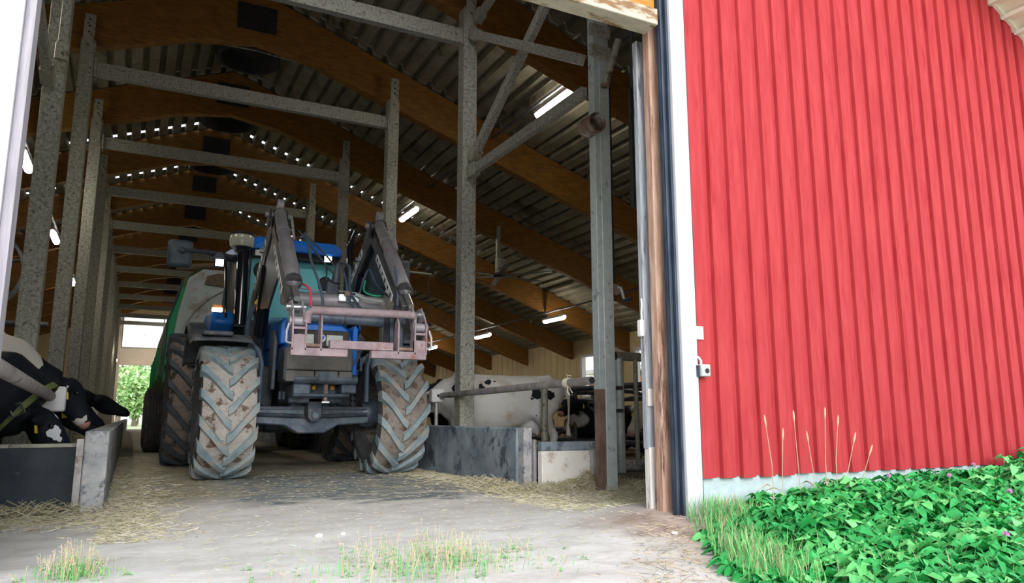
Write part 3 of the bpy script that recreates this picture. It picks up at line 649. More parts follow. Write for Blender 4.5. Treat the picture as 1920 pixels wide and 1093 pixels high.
MB().tube([(3.165, YW - .06, .97), (3.165, YW - .06, 1.0), (3.155, YW - .05, 1.02), (3.14, YW - .035, 1.03)], .008, 8).build('cable', 'grey_plastic', rt)
for (z, a, lab) in ((1.27, .06, 'white socket box on the inner side of the weathered jamb post'), (.88, .07, 'pale wooden patch plate on the weathered jamb post')):
    if z > 1: MB().box((2.925, 3.90, 1.17), (2.955, 3.94, 1.28)).build('socket_box', 'white_plastic', origin=(2.91, 3.9, 1.17), bevel=.006, label=lab, cat='box')
    else: MB().box((2.958, 3.885, .72), (3.0, 3.899, .83)).build('patch_plate', 'plinth_wood', origin=(2.96, 3.89, .72), label=lab, cat='plate')
MB().tube([(2.945, 3.91, 1.28), (2.943, 3.91, 1.33), (2.948, 3.91, 1.38), (2.944, 3.91, 1.42)], .006, 6).build('socket_cable', 'white_plastic', origin=(2.92, 3.9, 1.28), label='short pale cable above the white socket box', cat='cable')

# ceiling fan on the right, big ring fan on the left
rt = empty('ceiling_fan', (7.17, 14.8, 3.75), 'dark long-bladed ceiling fan hanging from the second roof beam on the right', 'fan')
MB().box((7.13, 14.76, 4.15), (7.21, 14.84, 4.95)).build('drop_rod', 'galvanised_dirty', rt)
MB().tube([(7.22, 14.78, 3.86), (7.22, 14.78, 4.18)], .12, 16).build('motor', 'galvanised_dirty', rt)
MB().lathe([(0, -.05), (.13, -.05), (.16, .02), (.1, .07), (0, .07)], (7.2, 14.78, 3.80), 'z', 20).build('hub', 'dark_metal', rt)
for k in range(6):
    a = k * PI / 3 + .2; d = Vector((math.cos(a), math.sin(a), 0)); c = Vector((7.2, 14.78, 3.80))
    MB().bar(c + d * .1, c + d * 1.25, .13, .015).build('blade', 'dark_metal', rt)
rt = empty('ring_fan', (-3.1, 20.0, 2.6), 'large dark ring fan standing behind the nearest left posts', 'fan'); c = Vector((-3.35, 20, 3.95))
MB().lathe([(.88, -.12), (.95, -.12), (.95, .12), (.88, .12), (.88, -.12)], c, 'y', 36).build('ring', 'stall_pipe', rt)
MB().ell(c, (.2, .12, .2)).build('motor', 'dark_metal', rt)
for k in range(6):
    a = k * PI / 3 + .3; d = Vector((math.cos(a), 0, math.sin(a))); MB().bar(c + d * .15, c + d * .86, .03, .22, up=(0, 1, 0)).build('blade', 'dark_metal', rt)
for s_ in (-1, 1): MB().bar(c + Vector((s_ * .97, 0, 1.45)), c + Vector((s_ * .97, 0, -1.2)), .06, .06).build('frame_bar', 'dark_metal', rt)
MB().tube([c + Vector((-3, 0, -1.25)), c + Vector((1.5, 0, -1.2))], .07, 10).build('support_pipe', 'stall_pipe', rt)

# ------------------------------------------------ cubicle dividers
def divider():
    rt = empty('cubicle_divider', (0, 0, 0), local=True)
    MB().tube([(0, 0, 1.02), (.35, 0, 1.02), (.55, 0, .98), (1.10, 0, .70), (1.25, 0, .58), (1.26, 0, .48), (1.16, 0, .42), (.5, 0, .42), (.3, 0, .40), (.16, 0, .30), (.12, 0, .12)], .032, 8).build('loop_pipe', 'stall_pipe', rt)
    MB().tube([(0, 0, .05), (0, 0, 1.15)], .035, 8).build('stall_post', 'stall_pipe', rt)
    return rt
d0 = divider(); n = 0
for (x, fl) in ((6.1, 1), (8.9, -1)):
    for k in range(9):
        o = d0 if n == 0 else copy_tree(d0); n += 1
        o.location = (x, 8.9 + .95 * k, 0); o.scale = (fl, 1, 1)
        props(o, 'dark bent tube cubicle divider, %s from the gate in the %s row' % (ORD[k], 'near' if fl > 0 else 'far'), 'stall divider', 'bent tube cubicle dividers')
for (x, z, lab) in ((6.08, 1.08, 'dark upper stall rail of the near cubicle row'), (8.92, 1.0, 'dark upper stall rail of the far cubicle row'), (6.14, .30, 'dark low brisket rail of the near cubicle row'), (7.6, 1.12, 'dark middle stall rail over the cubicles')):
    MB().tube([(x, 8, z), (x, 17.5, z)], .038, 8).build('stall_rail', 'stall_pipe', origin=(x, 8, z), label=lab, cat='rail')
MB().tube([(4.75, 8.42, .05), (4.75, 8.42, 1.02)], .045, 10).build('stall_upright', 'galvanised_dirty', origin=(4.75, 8.42, 0), label='pale dirty upright pipe just behind the spotted cow', cat='pipe')

# ------------------------------------------------ wheels
def tyre_mesh(Rr, wd, rim, nl, lug_h=.045, lug_w=.085, flip=-1, mats=('tyre_wall', 'tyre_mud', 'tyre_lug'), sweep=None):
    """axis along x, centre at the origin; chevron lugs"""
    mb = MB(); hw = wd / 2; rc = Rr - lug_h
    side = [(rim, -hw*.62), (rim+.03, -hw*.80), (rim + (rc-rim)*.45, -hw*.99), (rc-.10, -hw*.98), (rc-.035, -hw*.93)]
    tread = [(rc-.035, -hw*.93), (rc-.008, -hw*.72), (rc, -hw*.3), (rc, hw*.3), (rc-.008, hw*.72), (rc-.035, hw*.93)]
    mb.lathe(side, axis='x', seg=48, mi=0); mb.lathe(tread, axis='x', seg=48, mi=1); mb.lathe([(r, -x) for r, x in side][::-1], axis='x', seg=48, mi=0)
    sweep = sweep or .36 / Rr
    prof = lambda t: (rc - .008 * t - (.035 if t > .93 else 0), )
    for s_ in (-1, 1):
        for k in range(nl):
            a0 = 2*PI*(k + (.5 if s_ > 0 else 0)) / nl; secs = []
            pts = [(-.06, 0), (.12, .10), (.35, .34), (.6, .60), (.85, .84), (1.0, .96), (1.03, 1.0)]
            for i, (t, q) in enumerate(pts):
                xx = s_ * t * hw; rb = rc - .02 - (.05 if t > .95 else 0) - (.04 if t > 1.01 else 0); rt_ = Rr - .006*max(t, 0) - (.02 if t >= 1.0 else 0) - (.05 if t > 1.01 else 0)
                a = a0 + flip * q * sweep; wv = lug_w * (1.15 if t > .8 else 1.0) / 2
                secs.append([(xx, rb, a - wv*1.25/Rr), (xx, rt_, a - wv/Rr), (xx, rt_, a + wv/Rr), (xx, rb, a + wv*1.25/Rr)])
            vs = [(x_, r_*math.cos(a_), r_*math.sin(a_)) for sc in secs for x_, r_, a_ in sc]
            fs = []
            for i in range(len(secs) - 1):
                for j in range(4): fs.append((i*4+j, i*4+(j+1) % 4, (i+1)*4+(j+1) % 4, (i+1)*4+j))
            fs += [(3, 2, 1, 0), tuple((len(secs)-1)*4 + j for j in range(4))]
            mb.add(vs, fs, 2)
    return mb
def wheel(parent, c, Rr, wd, rim, nl, nm, out, mats, label=None, **kw):
    mb = tyre_mesh(Rr, wd, rim, nl, **kw)
    for v in mb.v: v += Vector(c)
    t = mb.build(nm, mats, parent, ang=.5)
    if label: t['label'] = label
    r_ = MB(); hw = wd/2
    r_.lathe([(rim+.005, -hw*.66), (rim-.03, -hw*.60), (rim-.05, -hw*.3), (rim-.05, hw*.3), (rim-.03, hw*.60), (rim+.005, hw*.66)], c, 'x', 36)
    r_.lathe([(rim-.05, out*.02), (rim*.6, out*.06), (rim*.45, out*.0), (.0, out*.0)], c, 'x', 36)
    rr = r_.build('rim', 'rim_paint', t); OFF[rr.name] = OFF[parent.name]
    h_ = MB(); h_.lathe([(0, out*.16), (.10, out*.15), (.13, out*.08), (.13, -out*.12), (0, -out*.12)], c, 'x', 20); h_.build('hub', 'cast_iron', t)
    return t

# ------------------------------------------------ tractor
CX, TY = 1.81, 9.9
T = empty('tractor', (CX, TY, 0), 'dusty blue tractor with a raised grey front loader, facing out of the barn', 'tractor')
def tp(mb, name, m, parent=T, **kw): return mb.build(name, m, parent, **kw)
FM = ('tyre_wall', 'tyre_mud', 'tyre_lug')
wheel(T, (CX-.92, 8.65, .71), .71, .56, .36, 15, 'front_tyre', 1, FM, 'front tyre caked with pale mud')
wheel(T, (CX+.93, 8.65, .71), .71, .56, .36, 15, 'front_tyre', -1, ('tyre_wall', 'tyre_mud_dark', 'tyre_lug'), 'front tyre caked with brown mud')
OM = ('tyre_wall', 'tyre_mud_old', 'tyre_lug_old')
wheel(T, (CX-1.12, 11.25, .90), .90, .58, .48, 19, 'rear_tyre', 1, OM); wheel(T, (CX+1.10, 11.25, .90), .90, .58, .48, 19, 'rear_tyre', -1, OM)
# axles and chassis
mb = MB().prism([(CX-.66, .58), (CX-.66, .74), (CX-.2, .76), (CX+.2, .76), (CX+.66, .74), (CX+.66, .58), (CX+.30, .56), (CX+.14, .47), (CX-.14, .47), (CX-.30, .56)], 'y', 8.50, 8.78)
ax = tp(mb, 'front_axle', 'cast_iron', bevel=.015)
for s_ in (-1, 1):
    MB().lathe([(0, -.12), (.15, -.12), (.17, .0), (.15, .12), (0, .12)], (CX+s_*.70, 8.65, .70), 'x', 20).build('hub_reduction', 'cast_iron', ax)
    MB().tube([(CX+s_*.08, 8.47, .66), (CX+s_*.62, 8.47, .68)], .022, 8).build('steering_rod', 'dark_metal', ax)
    MB().tube([(CX+s_*.34, 8.495, .685), (CX+s_*.34, 8.48, .685)], .022, 10).build('axle_bolt', 'dark_metal', ax)
MB().box((CX-.62, 8.47, .735), (CX+.62, 8.52, .765)).build('axle_top_edge', 'dark_metal', ax)
br = tp(MB().prism([(CX-.09, .86), (CX+.07, .86), (CX+.07, .66), (CX+.03, .60), (CX-.05, .60), (CX-.09, .66)], 'y', 8.30, 8.5), 'pivot_bracket', 'dark_metal', bevel=.01)
MB().tube([(CX-.01, 8.29, .665), (CX-.01, 8.27, .665)], .035, 14).build('pivot_cap', 'cast_iron', br)
tp(MB().box((CX-.24, 8.6, .70), (CX+.24, 11.2, 1.25)), 'engine_block', 'cast_iron', bevel=.03)
tp(MB().tube([(CX-.95, 11.25, .9), (CX+.95, 11.25, .9)], .16, 16), 'rear_axle', 'cast_iron')
tp(MB().box((CX-.26, 10.2, .45), (CX+.26, 11.5, .95)), 'transmission', 'dark_metal', bevel=.04)
# front frame, drawbar pocket and weights
ff = tp(MB().box((CX-.31, 8.02, 1.00), (CX+.37, 8.5, 1.10)).box((CX-.31, 8.02, .88), (CX-.12, 8.5, 1.0)).box((CX+.20, 8.02, .90), (CX+.37, 8.5, 1.0)).box((CX-.31, 8.02, .86), (CX+.30, 8.5, .90)).box((CX-.3, 8.3, .80), (CX+.3, 8.95, 1.06)), 'front_frame', 'cast_iron', bevel=.018)
MB().tube([(CX-.31, 8.04, 1.05), (CX+.37, 8.04, 1.05)], .055, 14).build('round_bumper', 'cast_iron', ff)
MB().tube([(CX+.04, 8.06, 1.02), (CX+.04, 8.06, .80)], .022, 10).build('drawbar_pin', 'rusted', ff, label='rusty drawbar pin')
MB().box((CX+.0, 8.03, .80), (CX+.08, 8.09, .815)).build('pin_clip', 'chrome', ff)
for x_ in (-.07, .13): MB().ell((CX+x_, 8.14, .965), (.025, .02, .03)).build('brass_bolt', 'yellow' if 0 else 'header_wood', ff)
for x_ in (-.36, -.40): MB().tube([(CX+x_, 8.25, .92), (CX+x_, 8.25, .84)], .018, 8).build('shackle', 'dark_metal', ff)
ch = MB()
for i in range(5): ch.lathe([(.014+.005*math.cos(a), .005*math.sin(a)) for a in [q*PI/3 for q in range(7)]], (CX+.34, 8.05, .85 - i*.028), 'x' if i % 2 else 'y', 12)
ch.lathe([(.03+.005*math.cos(a), .005*math.sin(a)) for a in [q*PI/3 for q in range(7)]], (CX+.34, 8.05, .70), 'y', 16); ch.build('chain', 'dark_metal', ff)
wt = tp(MB().prism([(CX-.40, 1.14), (CX-.40, 1.38), (CX+.31, 1.38), (CX+.31, 1.14)], 'y', 8.0, 8.35), 'front_weight', 'weight_grey', bevel=.02)
for (a_, b_) in ((-.40, -.10), (-.095, .155), (.16, .31)): MB().box((CX+a_+.003, 7.99, 1.02), (CX+b_-.003, 8.35, 1.135)).build('lower_weight', 'weight_grey', wt, bevel=.008)
MB().box((CX-.055, 7.975, 1.03), (CX+.11, 7.992, 1.125)).build('weight_badge', 'cast_iron', wt)
MB().box((CX-.42, 8.02, 1.03), (CX-.385, 8.35, 1.38)).build('weight_end', 'dark_metal', wt, bevel=.01)
# bonnet
hood = MB(); secs = []
for (y, zt, hw_) in ((8.14, 1.645, .315), (8.2, 1.68, .335), (8.6, 1.76, .355), (9.3, 1.86, .37), (9.85, 1.92, .38)):
    secs.append([(CX-hw_, y, 1.18), (CX-hw_, y, zt-.14), (CX-hw_+.03, y, zt-.06), (CX-hw_+.10, y, zt-.01), (CX, y, zt), (CX+hw_-.10, y, zt-.01), (CX+hw_-.03, y, zt-.06), (CX+hw_, y, zt-.14), (CX+hw_, y, 1.18)])
n_ = 9; hood.add([p for s_ in secs for p in s_], [(i*n_+j, i*n_+j+1, (i+1)*n_+j+1, (i+1)*n_+j) for i in range(len(secs)-1) for j in range(n_-1)] + [(0,1,2,3,4,5,6,7,8)])
bn = tp(hood, 'bonnet', 'tractor_blue', recalc=True)
g = MB().box((CX-.30, 8.10, 1.385), (CX+.295, 8.145, 1.585)).build('grille', 'grille_black', bn, bevel=.015)
for i in range(2):
    xa, xb = ((-.275, -.10), (.035, .215))[i]
    MB().box((CX+xa, 8.085, 1.415), (CX+xb, 8.105, 1.535)).build('headlight', 'lens_glass', bn, bevel=.008)
MB().lathe([(0, -.012), (.040, -.010), (.045, 0), (.040, .006)], (CX-.018, 8.09, 1.495), 'y', 24).build('round_badge', 'decal_white', bn)
lf = MB(); lf.prism([(CX-.036, 1.468), (CX-.014, 1.472), (CX+.008, 1.495), (CX+.006, 1.522), (CX-.018, 1.518), (CX-.036, 1.495)], 'y', 8.073, 8.080); lf.build('badge_leaf', 'tractor_blue', bn)
MB().prism([(CX+.345, 1.00), (CX+.345, 1.62), (CX+.36, 1.66), (CX+.385, 1.66), (CX+.40, 1.62), (CX+.40, 1.00)], 'y', 8.16, 9.6).build('side_panel', 'tractor_blue', bn, bevel=.01)
MB().prism([(CX-.40, 1.45), (CX-.40, 1.66), (CX-.37, 1.74), (CX-.345, 1.74), (CX-.345, 1.45)], 'y', 8.4, 9.6).build('side_panel', 'tractor_blue', bn, bevel=.01)
MB().ell((CX+.25, 8.45, 1.79), (.055, .05, .05)).build('orange_lens', 'orange_lens', bn)
# cab
FRn = [(-.60, 9.95, 1.85), (-.56, 10.02, 2.85)]
cab = tp(MB().box((CX-.60, 9.9, 1.25), (CX+.60, 10.02, 1.88)), 'cab_body', 'dark_metal', bevel=.03)
MB().box((CX-.80, 10.9, 1.2), (CX+.80, 11.6, 1.9)).build('cab_rear', 'dark_metal', cab, bevel=.03)
fr = MB()
A = {'fl': ((-.61, 9.95, 1.85), (-.57, 10.05, 2.84)), 'ml': ((-.80, 10.9, 1.6), (-.72, 10.85, 2.86)), 'rl': ((-.72, 11.55, 1.8), (-.66, 11.45, 2.86))}
for k in A.values():
    for s_ in (-1, 1):
        p, q = k; MB().bar((CX-s_*p[0], p[1], p[2]), (CX-s_*q[0], q[1], q[2]), .065, .07).build('cab_pillar', 'dark_metal', cab, bevel=.012)
def quad(name, pts, m, th=.008):
    pts = [Vector(p) for p in pts]; nn = (pts[1]-pts[0]).cross(pts[2]-pts[0]).normalized()*th
    return MB().add(pts + [p+nn for p in pts], [(0,1,2,3),(7,6,5,4),(0,4,5,1),(1,5,6,2),(2,6,7,3),(3,7,4,0)]).build(name, m, cab)
quad('windscreen', [(CX-.60, 9.96, 1.88), (CX+.60, 9.96, 1.88), (CX+.55, 10.05, 2.82), (CX-.55, 10.05, 2.82)], 'glass_teal_baked_sky')
for s_ in (-1, 1):
    quad('side_window', [(CX+s_*.62, 10.0, 1.88), (CX+s_*.79, 10.86, 1.88), (CX+s_*.72, 10.83, 2.82), (CX+s_*.57, 10.08, 2.82)], 'glass_dusty')
    quad('rear_side_window', [(CX+s_*.79, 10.94, 1.95), (CX+s_*.71, 11.5, 1.95), (CX+s_*.66, 11.42, 2.82), (CX+s_*.72, 10.9, 2.82)], 'glass_dusty')
quad('rear_window', [(CX-.68, 11.55, 1.95), (CX+.68, 11.55, 1.95), (CX+.63, 11.46, 2.82), (CX-.63, 11.46, 2.82)], 'glass_dusty')
tp(MB().prism([(CX-.36, 2.05), (CX-.42, 2.25), (CX-.40, 2.45), (CX-.34, 2.48), (CX-.30, 2.3), (CX-.30, 2.1)], 'y', 9.93, 9.95), 'stored_cloth', 'seat_cloth') if 0 else None
rf = MB(); rs = []
for (y, hw_, z0, z1) in ((9.80, .545, 2.80, 2.90), (9.86, .60, 2.80, 2.965), (10.2, .66, 2.82, 3.01), (11.0, .78, 2.84, 3.03), (11.6, .72, 2.84, 2.98)):
    rs.append([(CX-hw_, y, z0), (CX-hw_, y, z1-.07), (CX-hw_+.10, y, z1), (CX+hw_-.10, y, z1), (CX+hw_, y, z1-.07), (CX+hw_, y, z0)])
rf.add([p for s_ in rs for p in s_], [(i*6+j, i*6+(j+1) % 6, (i+1)*6+(j+1) % 6, (i+1)*6+j) for i in range(4) for j in range(6)] + [(0,1,2,3,4,5), (29,28,27,26,25,24)])
rf.build('cab_roof', 'tractor_blue', cab, bevel=.012)
MB().box((CX-.54, 9.9, 2.70), (CX+.54, 9.98, 2.81)).build('visor', 'black_plate', cab, bevel=.01)
for x_ in (-.49, .40):
    wl = MB().box((CX+x_-.05, 9.82, 2.70), (CX+x_+.06, 9.88, 2.79)).build('work_light', 'black_plate', cab, bevel=.01)
    MB().box((CX+x_-.042, 9.812, 2.708), (CX+x_+.052, 9.82, 2.782)).build('light_lens', 'lamp_lit' if x_ > 0 else 'lens_glass', cab)
MB().ell((CX-.43, 9.99, 2.55), (.09, .04, .11)).build('cab_mirror', 'black_plate', cab); MB().ell((CX+.42, 9.99, 2.42), (.10, .04, .12)).build('cab_mirror', 'black_plate', cab)
MB().tube([(CX+.42, 9.95, 2.78), (CX+.42, 9.93, 2.45), (CX+.18, 9.93, 1.95)], .010, 6).build('wiper', 'dark_metal', cab)
MB().bar((CX+.22, 10.4, 1.9), (CX+.20, 10.4, 2.8), .06, .06).build('cab_post', 'dark_metal', cab)
seat = MB().box((CX-.22, 10.75, 1.75), (CX+.22, 11.15, 1.88)).box((CX-.20, 11.08, 1.85), (CX+.20, 11.2, 2.45)).build('driver_seat', 'seat_cloth', cab, bevel=.05)
MB().lathe([(.17+.014*math.cos(a), .014*math.sin(a)) for a in [q*PI/4 for q in range(9)]], (CX, 10.45, 2.02), 'z', 24).build('steering_wheel', 'seat_cloth', cab)
# intake, exhaust, mirrors, lights
pc = tp(MB().tube([(CX-.72, 9.4, 1.75), (CX-.72, 9.4, 2.66)], .075, 20), 'intake_stack', 'black_gloss')
MB().lathe([(0, 0), (.075, 0), (.085, .02), (.11, .05), (.13, .06)], (CX-.75, 9.4, 2.64), 'z', 24).build('intake_base', 'black_plate', pc)
MB().lathe([(.128, 0), (.14, .02), (.145, .10), (.128, .15), (0, .15)], (CX-.75, 9.4, 2.70), 'z', 28).build('dust_bowl', 'bowl_clear', pc)
MB().lathe([(.13, 0), (.135, .03), (.10, .045), (0, .045)], (CX-.75, 9.4, 2.845), 'z', 28).build('bowl_lid', 'black_plate', pc)
ex = tp(MB().tube([(CX+.60, 9.4, 1.7), (CX+.60, 9.4, 2.58)], .075, 18), 'exhaust', 'black_plate')
MB().tube([(CX+.60, 9.4, 2.55), (CX+.59, 9.4, 2.85), (CX+.60, 9.4, 2.95), (CX+.64, 9.42, 3.07)], [.04, .042, .042, .045], 16).build('exhaust_tip', 'black_gloss', ex)
for s_, xx, zz in ((-1, -1.42, 2.61), (1, 1.37, 2.63)):
    m_ = tp(MB().box((CX+xx-.14, 9.62, zz-.17), (CX+xx+.14, 9.74, zz+.17)), 'door_mirror', 'fender_plastic' if s_ > 0 else 'hose', bevel=.045)
    MB().tube([(CX+xx, 9.60, zz+.03), (CX+xx*.80, 9.66, zz+.05), (CX+xx*.52, 9.85, zz+.02)], [.022, .03, .05], 10).build('mirror_arm', 'dark_metal', m_)
    MB().ell((CX+xx-s_*.02, 9.61, zz+.03), (.04, .03, .04)).build('mirror_joint', 'dark_metal', m_)
sp_ = tp(MB().tube([(CX-.86, 9.6, 1.85), (CX-.88, 9.6, 2.2), (CX-.90, 9.6, 2.55), (CX-.78, 9.55, 2.60)], .016, 8), 'lamp_stalk', 'black_gloss')
MB().box((CX-1.03, 9.57, 2.47), (CX-.92, 9.62, 2.57)).build('work_light', 'black_plate', sp_, bevel=.012); MB().box((CX-1.02, 9.562, 2.478), (CX-.93, 9.57, 2.562)).build('light_lens', 'lamp_lit', sp_, bevel=.006)
MB().prism([(CX-1.06, 2.57), (CX-.90, 2.57), (CX-.95, 2.66), (CX-1.0, 2.66)], 'y', 9.6, 9.66).build('light_bracket', 'dark_metal', sp_)
MB().box((CX-1.02, 9.54, 1.96), (CX-.91, 9.60, 2.0)).build('indicator_lens', 'orange_lens', sp_, bevel=.008); MB().box((CX-1.025, 9.535, 1.915), (CX-.905, 9.605, 1.96)).build('indicator_lamp', 'orange_lit', sp_, bevel=.008)
# fenders
def fender(cx_, hw_, cy, cz, rr, a0, a1, m, nm, parent=T, th=.02, lip=.05):
    mb = MB(); n = 18; vs = []; 
    for i in range(n+1):
        a = a0 + (a1-a0)*i/n
        for (r_, x_) in ((rr-lip, -hw_), (rr, -hw_+.03), (rr+.012, -.3*hw_), (rr+.012, .3*hw_), (rr, hw_-.03), (rr-lip, hw_)):
            vs.append((cx_+x_, cy - r_*math.cos(a), cz + r_*math.sin(a)))
    mb.add(vs, [(i*6+j, i*6+j+1, (i+1)*6+j+1, (i+1)*6+j) for i in range(n) for j in range(5)])
    o = mb.build(nm, m, parent, recalc=False); md = o.modifiers.new('thick', 'SOLIDIFY'); md.thickness = th; return o
for s_ in (-1, 1):
    f_ = fender(CX+s_*1.0, .33, 8.68, .74, .80, R(62), R(140), 'fender_plastic', 'front_fender')
    MB().tube([(CX+s_*.70, 8.42, 1.44), (CX+s_*.62, 8.40, 1.36), (CX+s_*.585, 8.40, 1.22), (CX+s_*.59, 8.40, .82)], .028, 10).build('fender_stay', 'hose', f_)
    MB().box((CX+s_*1.0-.2, 8.28, 1.50), (CX+s_*1.0+.1, 8.5, 1.545)).build('fender_pad', 'fender_plastic', f_, bevel=.015)
    r2_ = fender(CX+s_*1.0, .21, 11.25, .92, 1.03, R(22), R(150), 'fender_plastic', 'rear_fender')
    MB().prism([(10.05, 1.85), (10.2, 2.02), (11.0, 2.08), (11.6, 2.0), (11.6, 1.8), (10.3, 1.7)], 'x', CX+s_*.70, CX+s_*.98).build('blue_fender_top', 'tractor_blue', r2_, bevel=.05, label='blue fender top')
# loader
for s_ in (-1, 1):
    X = CX + s_*.55
    tw = tp(MB().prism([(9.15, .85), (9.2, 1.5), (9.28, 2.02), (9.62, 2.02), (9.66, 1.4), (9.6, .85)], 'x', X-s_*.05-.035, X-s_*.05+.035), 'loader_tower', 'loader_paint', bevel=.01)
    MB().box((X-s_*.05-.06, 9.1, .80), (X-s_*.05+.06, 9.7, .95)).build('tower_foot', 'dark_metal', tw)
    MB().prism([(8.55, .95), (8.5, 1.5), (8.62, 1.62), (8.8, 1.62), (8.8, .95)], 'x', X-s_*.12-.02, X-s_*.12+.02).build('loader_frame_plate', 'fender_plastic', tw, bevel=.012)
    # boom: two side plates of an inverted V with a knee gusset
    bm_ = tp(MB().prism([(9.62, 1.92), (9.52, 2.06), (8.22, 2.83), (8.04, 2.86), (7.94, 2.74), (8.16, 2.60), (9.42, 1.83)], 'x', X-.050, X-.030), 'loader_boom', 'loader_paint', bevel=.006)
    MB().prism([(9.62, 1.92), (9.52, 2.06), (8.22, 2.83), (8.04, 2.86), (7.94, 2.74), (8.16, 2.60), (9.42, 1.83)], 'x', X+.030, X+.050).build('boom_rear_plate', 'loader_paint', bm_, bevel=.006)
    MB().bar((X, 8.10, 2.70), (X, 6.98, 1.68), .10, .15).build('boom_front_leg', 'loader_paint', bm_, bevel=.012)
    MB().bar((X, 9.45, 1.93), (X, 8.2, 2.70), .08, .10).build('boom_rear_leg', 'loader_paint', bm_, bevel=.01)
    MB().prism([(8.1, 2.72), (9.0, 2.14), (8.75, 1.86), (8.2, 1.80), (7.55, 2.12)], 'x', X-.012+s_*.02, X+.012+s_*.02).build('knee_gusset', 'dark_metal', bm_, bevel=.005)
    # decal: pale strip with dark strokes along the boom
    def along(p, q, t): return Vector(p).lerp(Vector(q), t)
    for (p, q) in (((X-.056, 9.15, 2.165), (X-.056, 8.45, 2.585)), ((X-.056, 7.85, 2.40), (X-.056, 7.25, 1.85))):
        dd = (Vector(q)-Vector(p)).normalized(); dl = MB().bar(p, q, .008, .075).build('decal_strip', 'decal_white', bm_)
        for i in range(6): c_ = along(p, q, (i+.5)/6) + Vector((-.005, 0, 0)); MB().bar(c_-dd*.020, c_+dd*.018, .004, .055 if i % 2 else .035).build('decal_stroke', 'dark_metal', dl)
    MB().lathe([(.022, -.03), (.058, -.03), (.058, .03), (.022, .03), (.022, -.03)], (X+.01, 8.0, 2.905), 'x', 20).build('lifting_eye', 'cylinder_grey', bm_)
    MB().tube([(X-.13, 8.06, 2.80), (X+.13, 8.06, 2.80)], .030, 12).build('knee_pin', 'cylinder_grey', bm_)
    for x_ in (-.085, .085): MB().prism([(8.2, 2.72), (8.12, 2.86), (8.02, 2.86), (7.98, 2.76), (8.08, 2.66)], 'x', X+x_-.012, X+x_+.012).build('knee_ear', 'loader_paint', bm_)
    MB().tube([(X-.10, 8.55, 2.5), (X+.08, 8.55, 2.5)], .03, 10).build('boom_pin', 'chrome', bm_)
    p0_, p1_ = Vector((X+.01, 8.0, 2.80)), Vector((X+.02, 6.86, 1.72)); q1 = p0_.lerp(p1_, .83)
    cy_ = tp(MB().tube([p0_, p0_.lerp(p1_, .36), p0_.lerp(p1_, .38), q1, q1 + (p1_-p0_)*.0], [.062, .062, .076, .076, .076], 18), 'tilt_cylinder', 'cylinder_grey')
    MB().tube([q1, p0_.lerp(p1_, .87)], .068, 18).build('gland_ring', 'rust_pink', cy_) if 0 else MB().tube([p0_.lerp(p1_, .80), p0_.lerp(p1_, .84)], .080, 18).build('gland_ring', 'loader_paint', cy_)
    MB().tube([q1, p1_], .030, 14).build('piston_rod', 'chrome', cy_)
    MB().tube([(X+s_*.0+.09, 7.75, 2.72), (X+.10, 7.6, 2.45)], .014, 8).build('cylinder_pipe', 'cylinder_grey', cy_)
    MB().tube([p0_.lerp(p1_, .22), p0_.lerp(p1_, .235)], .068, 16).build('clamp_ring', 'cylinder_grey', cy_)
    MB().tube([p0_.lerp(p1_, .22), p0_.lerp(p1_, .22) + Vector((.11, 0, .02))], .010, 6).build('clamp_arm', 'cylinder_grey', cy_)
    lc = tp(MB().tube([(X-s_*.0, 8.55, 2.32), (X-s_*.02, 9.02, 1.60)], .075, 18), 'lift_cylinder', 'black_gloss')
    MB().tube([(X-s_*.02, 9.0, 1.62), (X-s_*.03, 9.2, 1.33)], .035, 12).build('lift_rod', 'dark_metal', lc)
    MB().tube([(X-.12, 9.2, 1.33), (X+.10, 9.2, 1.33)], .04, 12).build('lift_pin', 'dark_metal', lc)
tp(MB().tube([(CX-.52, 7.75, 1.86), (CX+.55, 7.75, 1.86)], .075, 18), 'boom_cross_tube', 'cylinder_grey')
tp(MB().tube([(CX-.52, 7.05, 1.585), (CX+.56, 7.05, 1.575)], .052, 16), 'front_cross_tube', 'cast_iron')
tp(MB().tube([(CX-.05, 7.05, 1.58), (CX-.03, 7.05, 1.58)], .060, 16), 'tube_collar', 'dark_metal')
# tool carrier
tcx = 6.55
TC = tp(MB().tube([(1.315, tcx, 1.46), (1.325, tcx, 1.545), (1.36, tcx, 1.578), (2.25, tcx, 1.592), (2.30, tcx, 1.585)], .037, 16), 'tool_carrier', 'rust_pink')
for (a_, b_, nm) in (((1.185, tcx-.03, 1.175), (1.68, tcx+.05, 1.245), 'bottom_plate'), ((1.895, tcx-.03, 1.175), (2.42, tcx+.05, 1.245), 'bottom_plate'), ((1.517, tcx-.045, 1.245), (2.095, tcx+.03, 1.32), 'middle_bar'),
    ((1.188, tcx-.02, 1.24), (1.315, tcx+.02, 1.36), 'corner_plate'), ((2.30, tcx-.02, 1.24), (2.425, tcx+.02, 1.355), 'corner_plate')): MB().box(a_, b_).build(nm, 'rust_pink', TC, bevel=.006)
for x_ in (1.188, 1.30, 1.435, 2.14, 2.30, 2.41): MB().prism([(tcx-.03, 1.22), (tcx-.03, 1.50), (tcx+.02, 1.57), (tcx+.08, 1.5), (tcx+.10, 1.22)], 'x', x_, x_+.016).build('side_plate', 'rust_pink', TC, bevel=.003)
for (a_, b_) in ((1.19, 1.31), (2.31, 2.42)): MB().box((a_, tcx-.02, 1.405), (b_, tcx+.03, 1.425)).build('cross_plate', 'rust_pink', TC)
for (a_, b_) in ((1.315, 1.435), (2.155, 2.29)): MB().tube([(a_, tcx, 1.27), (b_, tcx, 1.268)], .016, 10).build('lock_pin', 'rusted', TC, label='rusty lock pin')
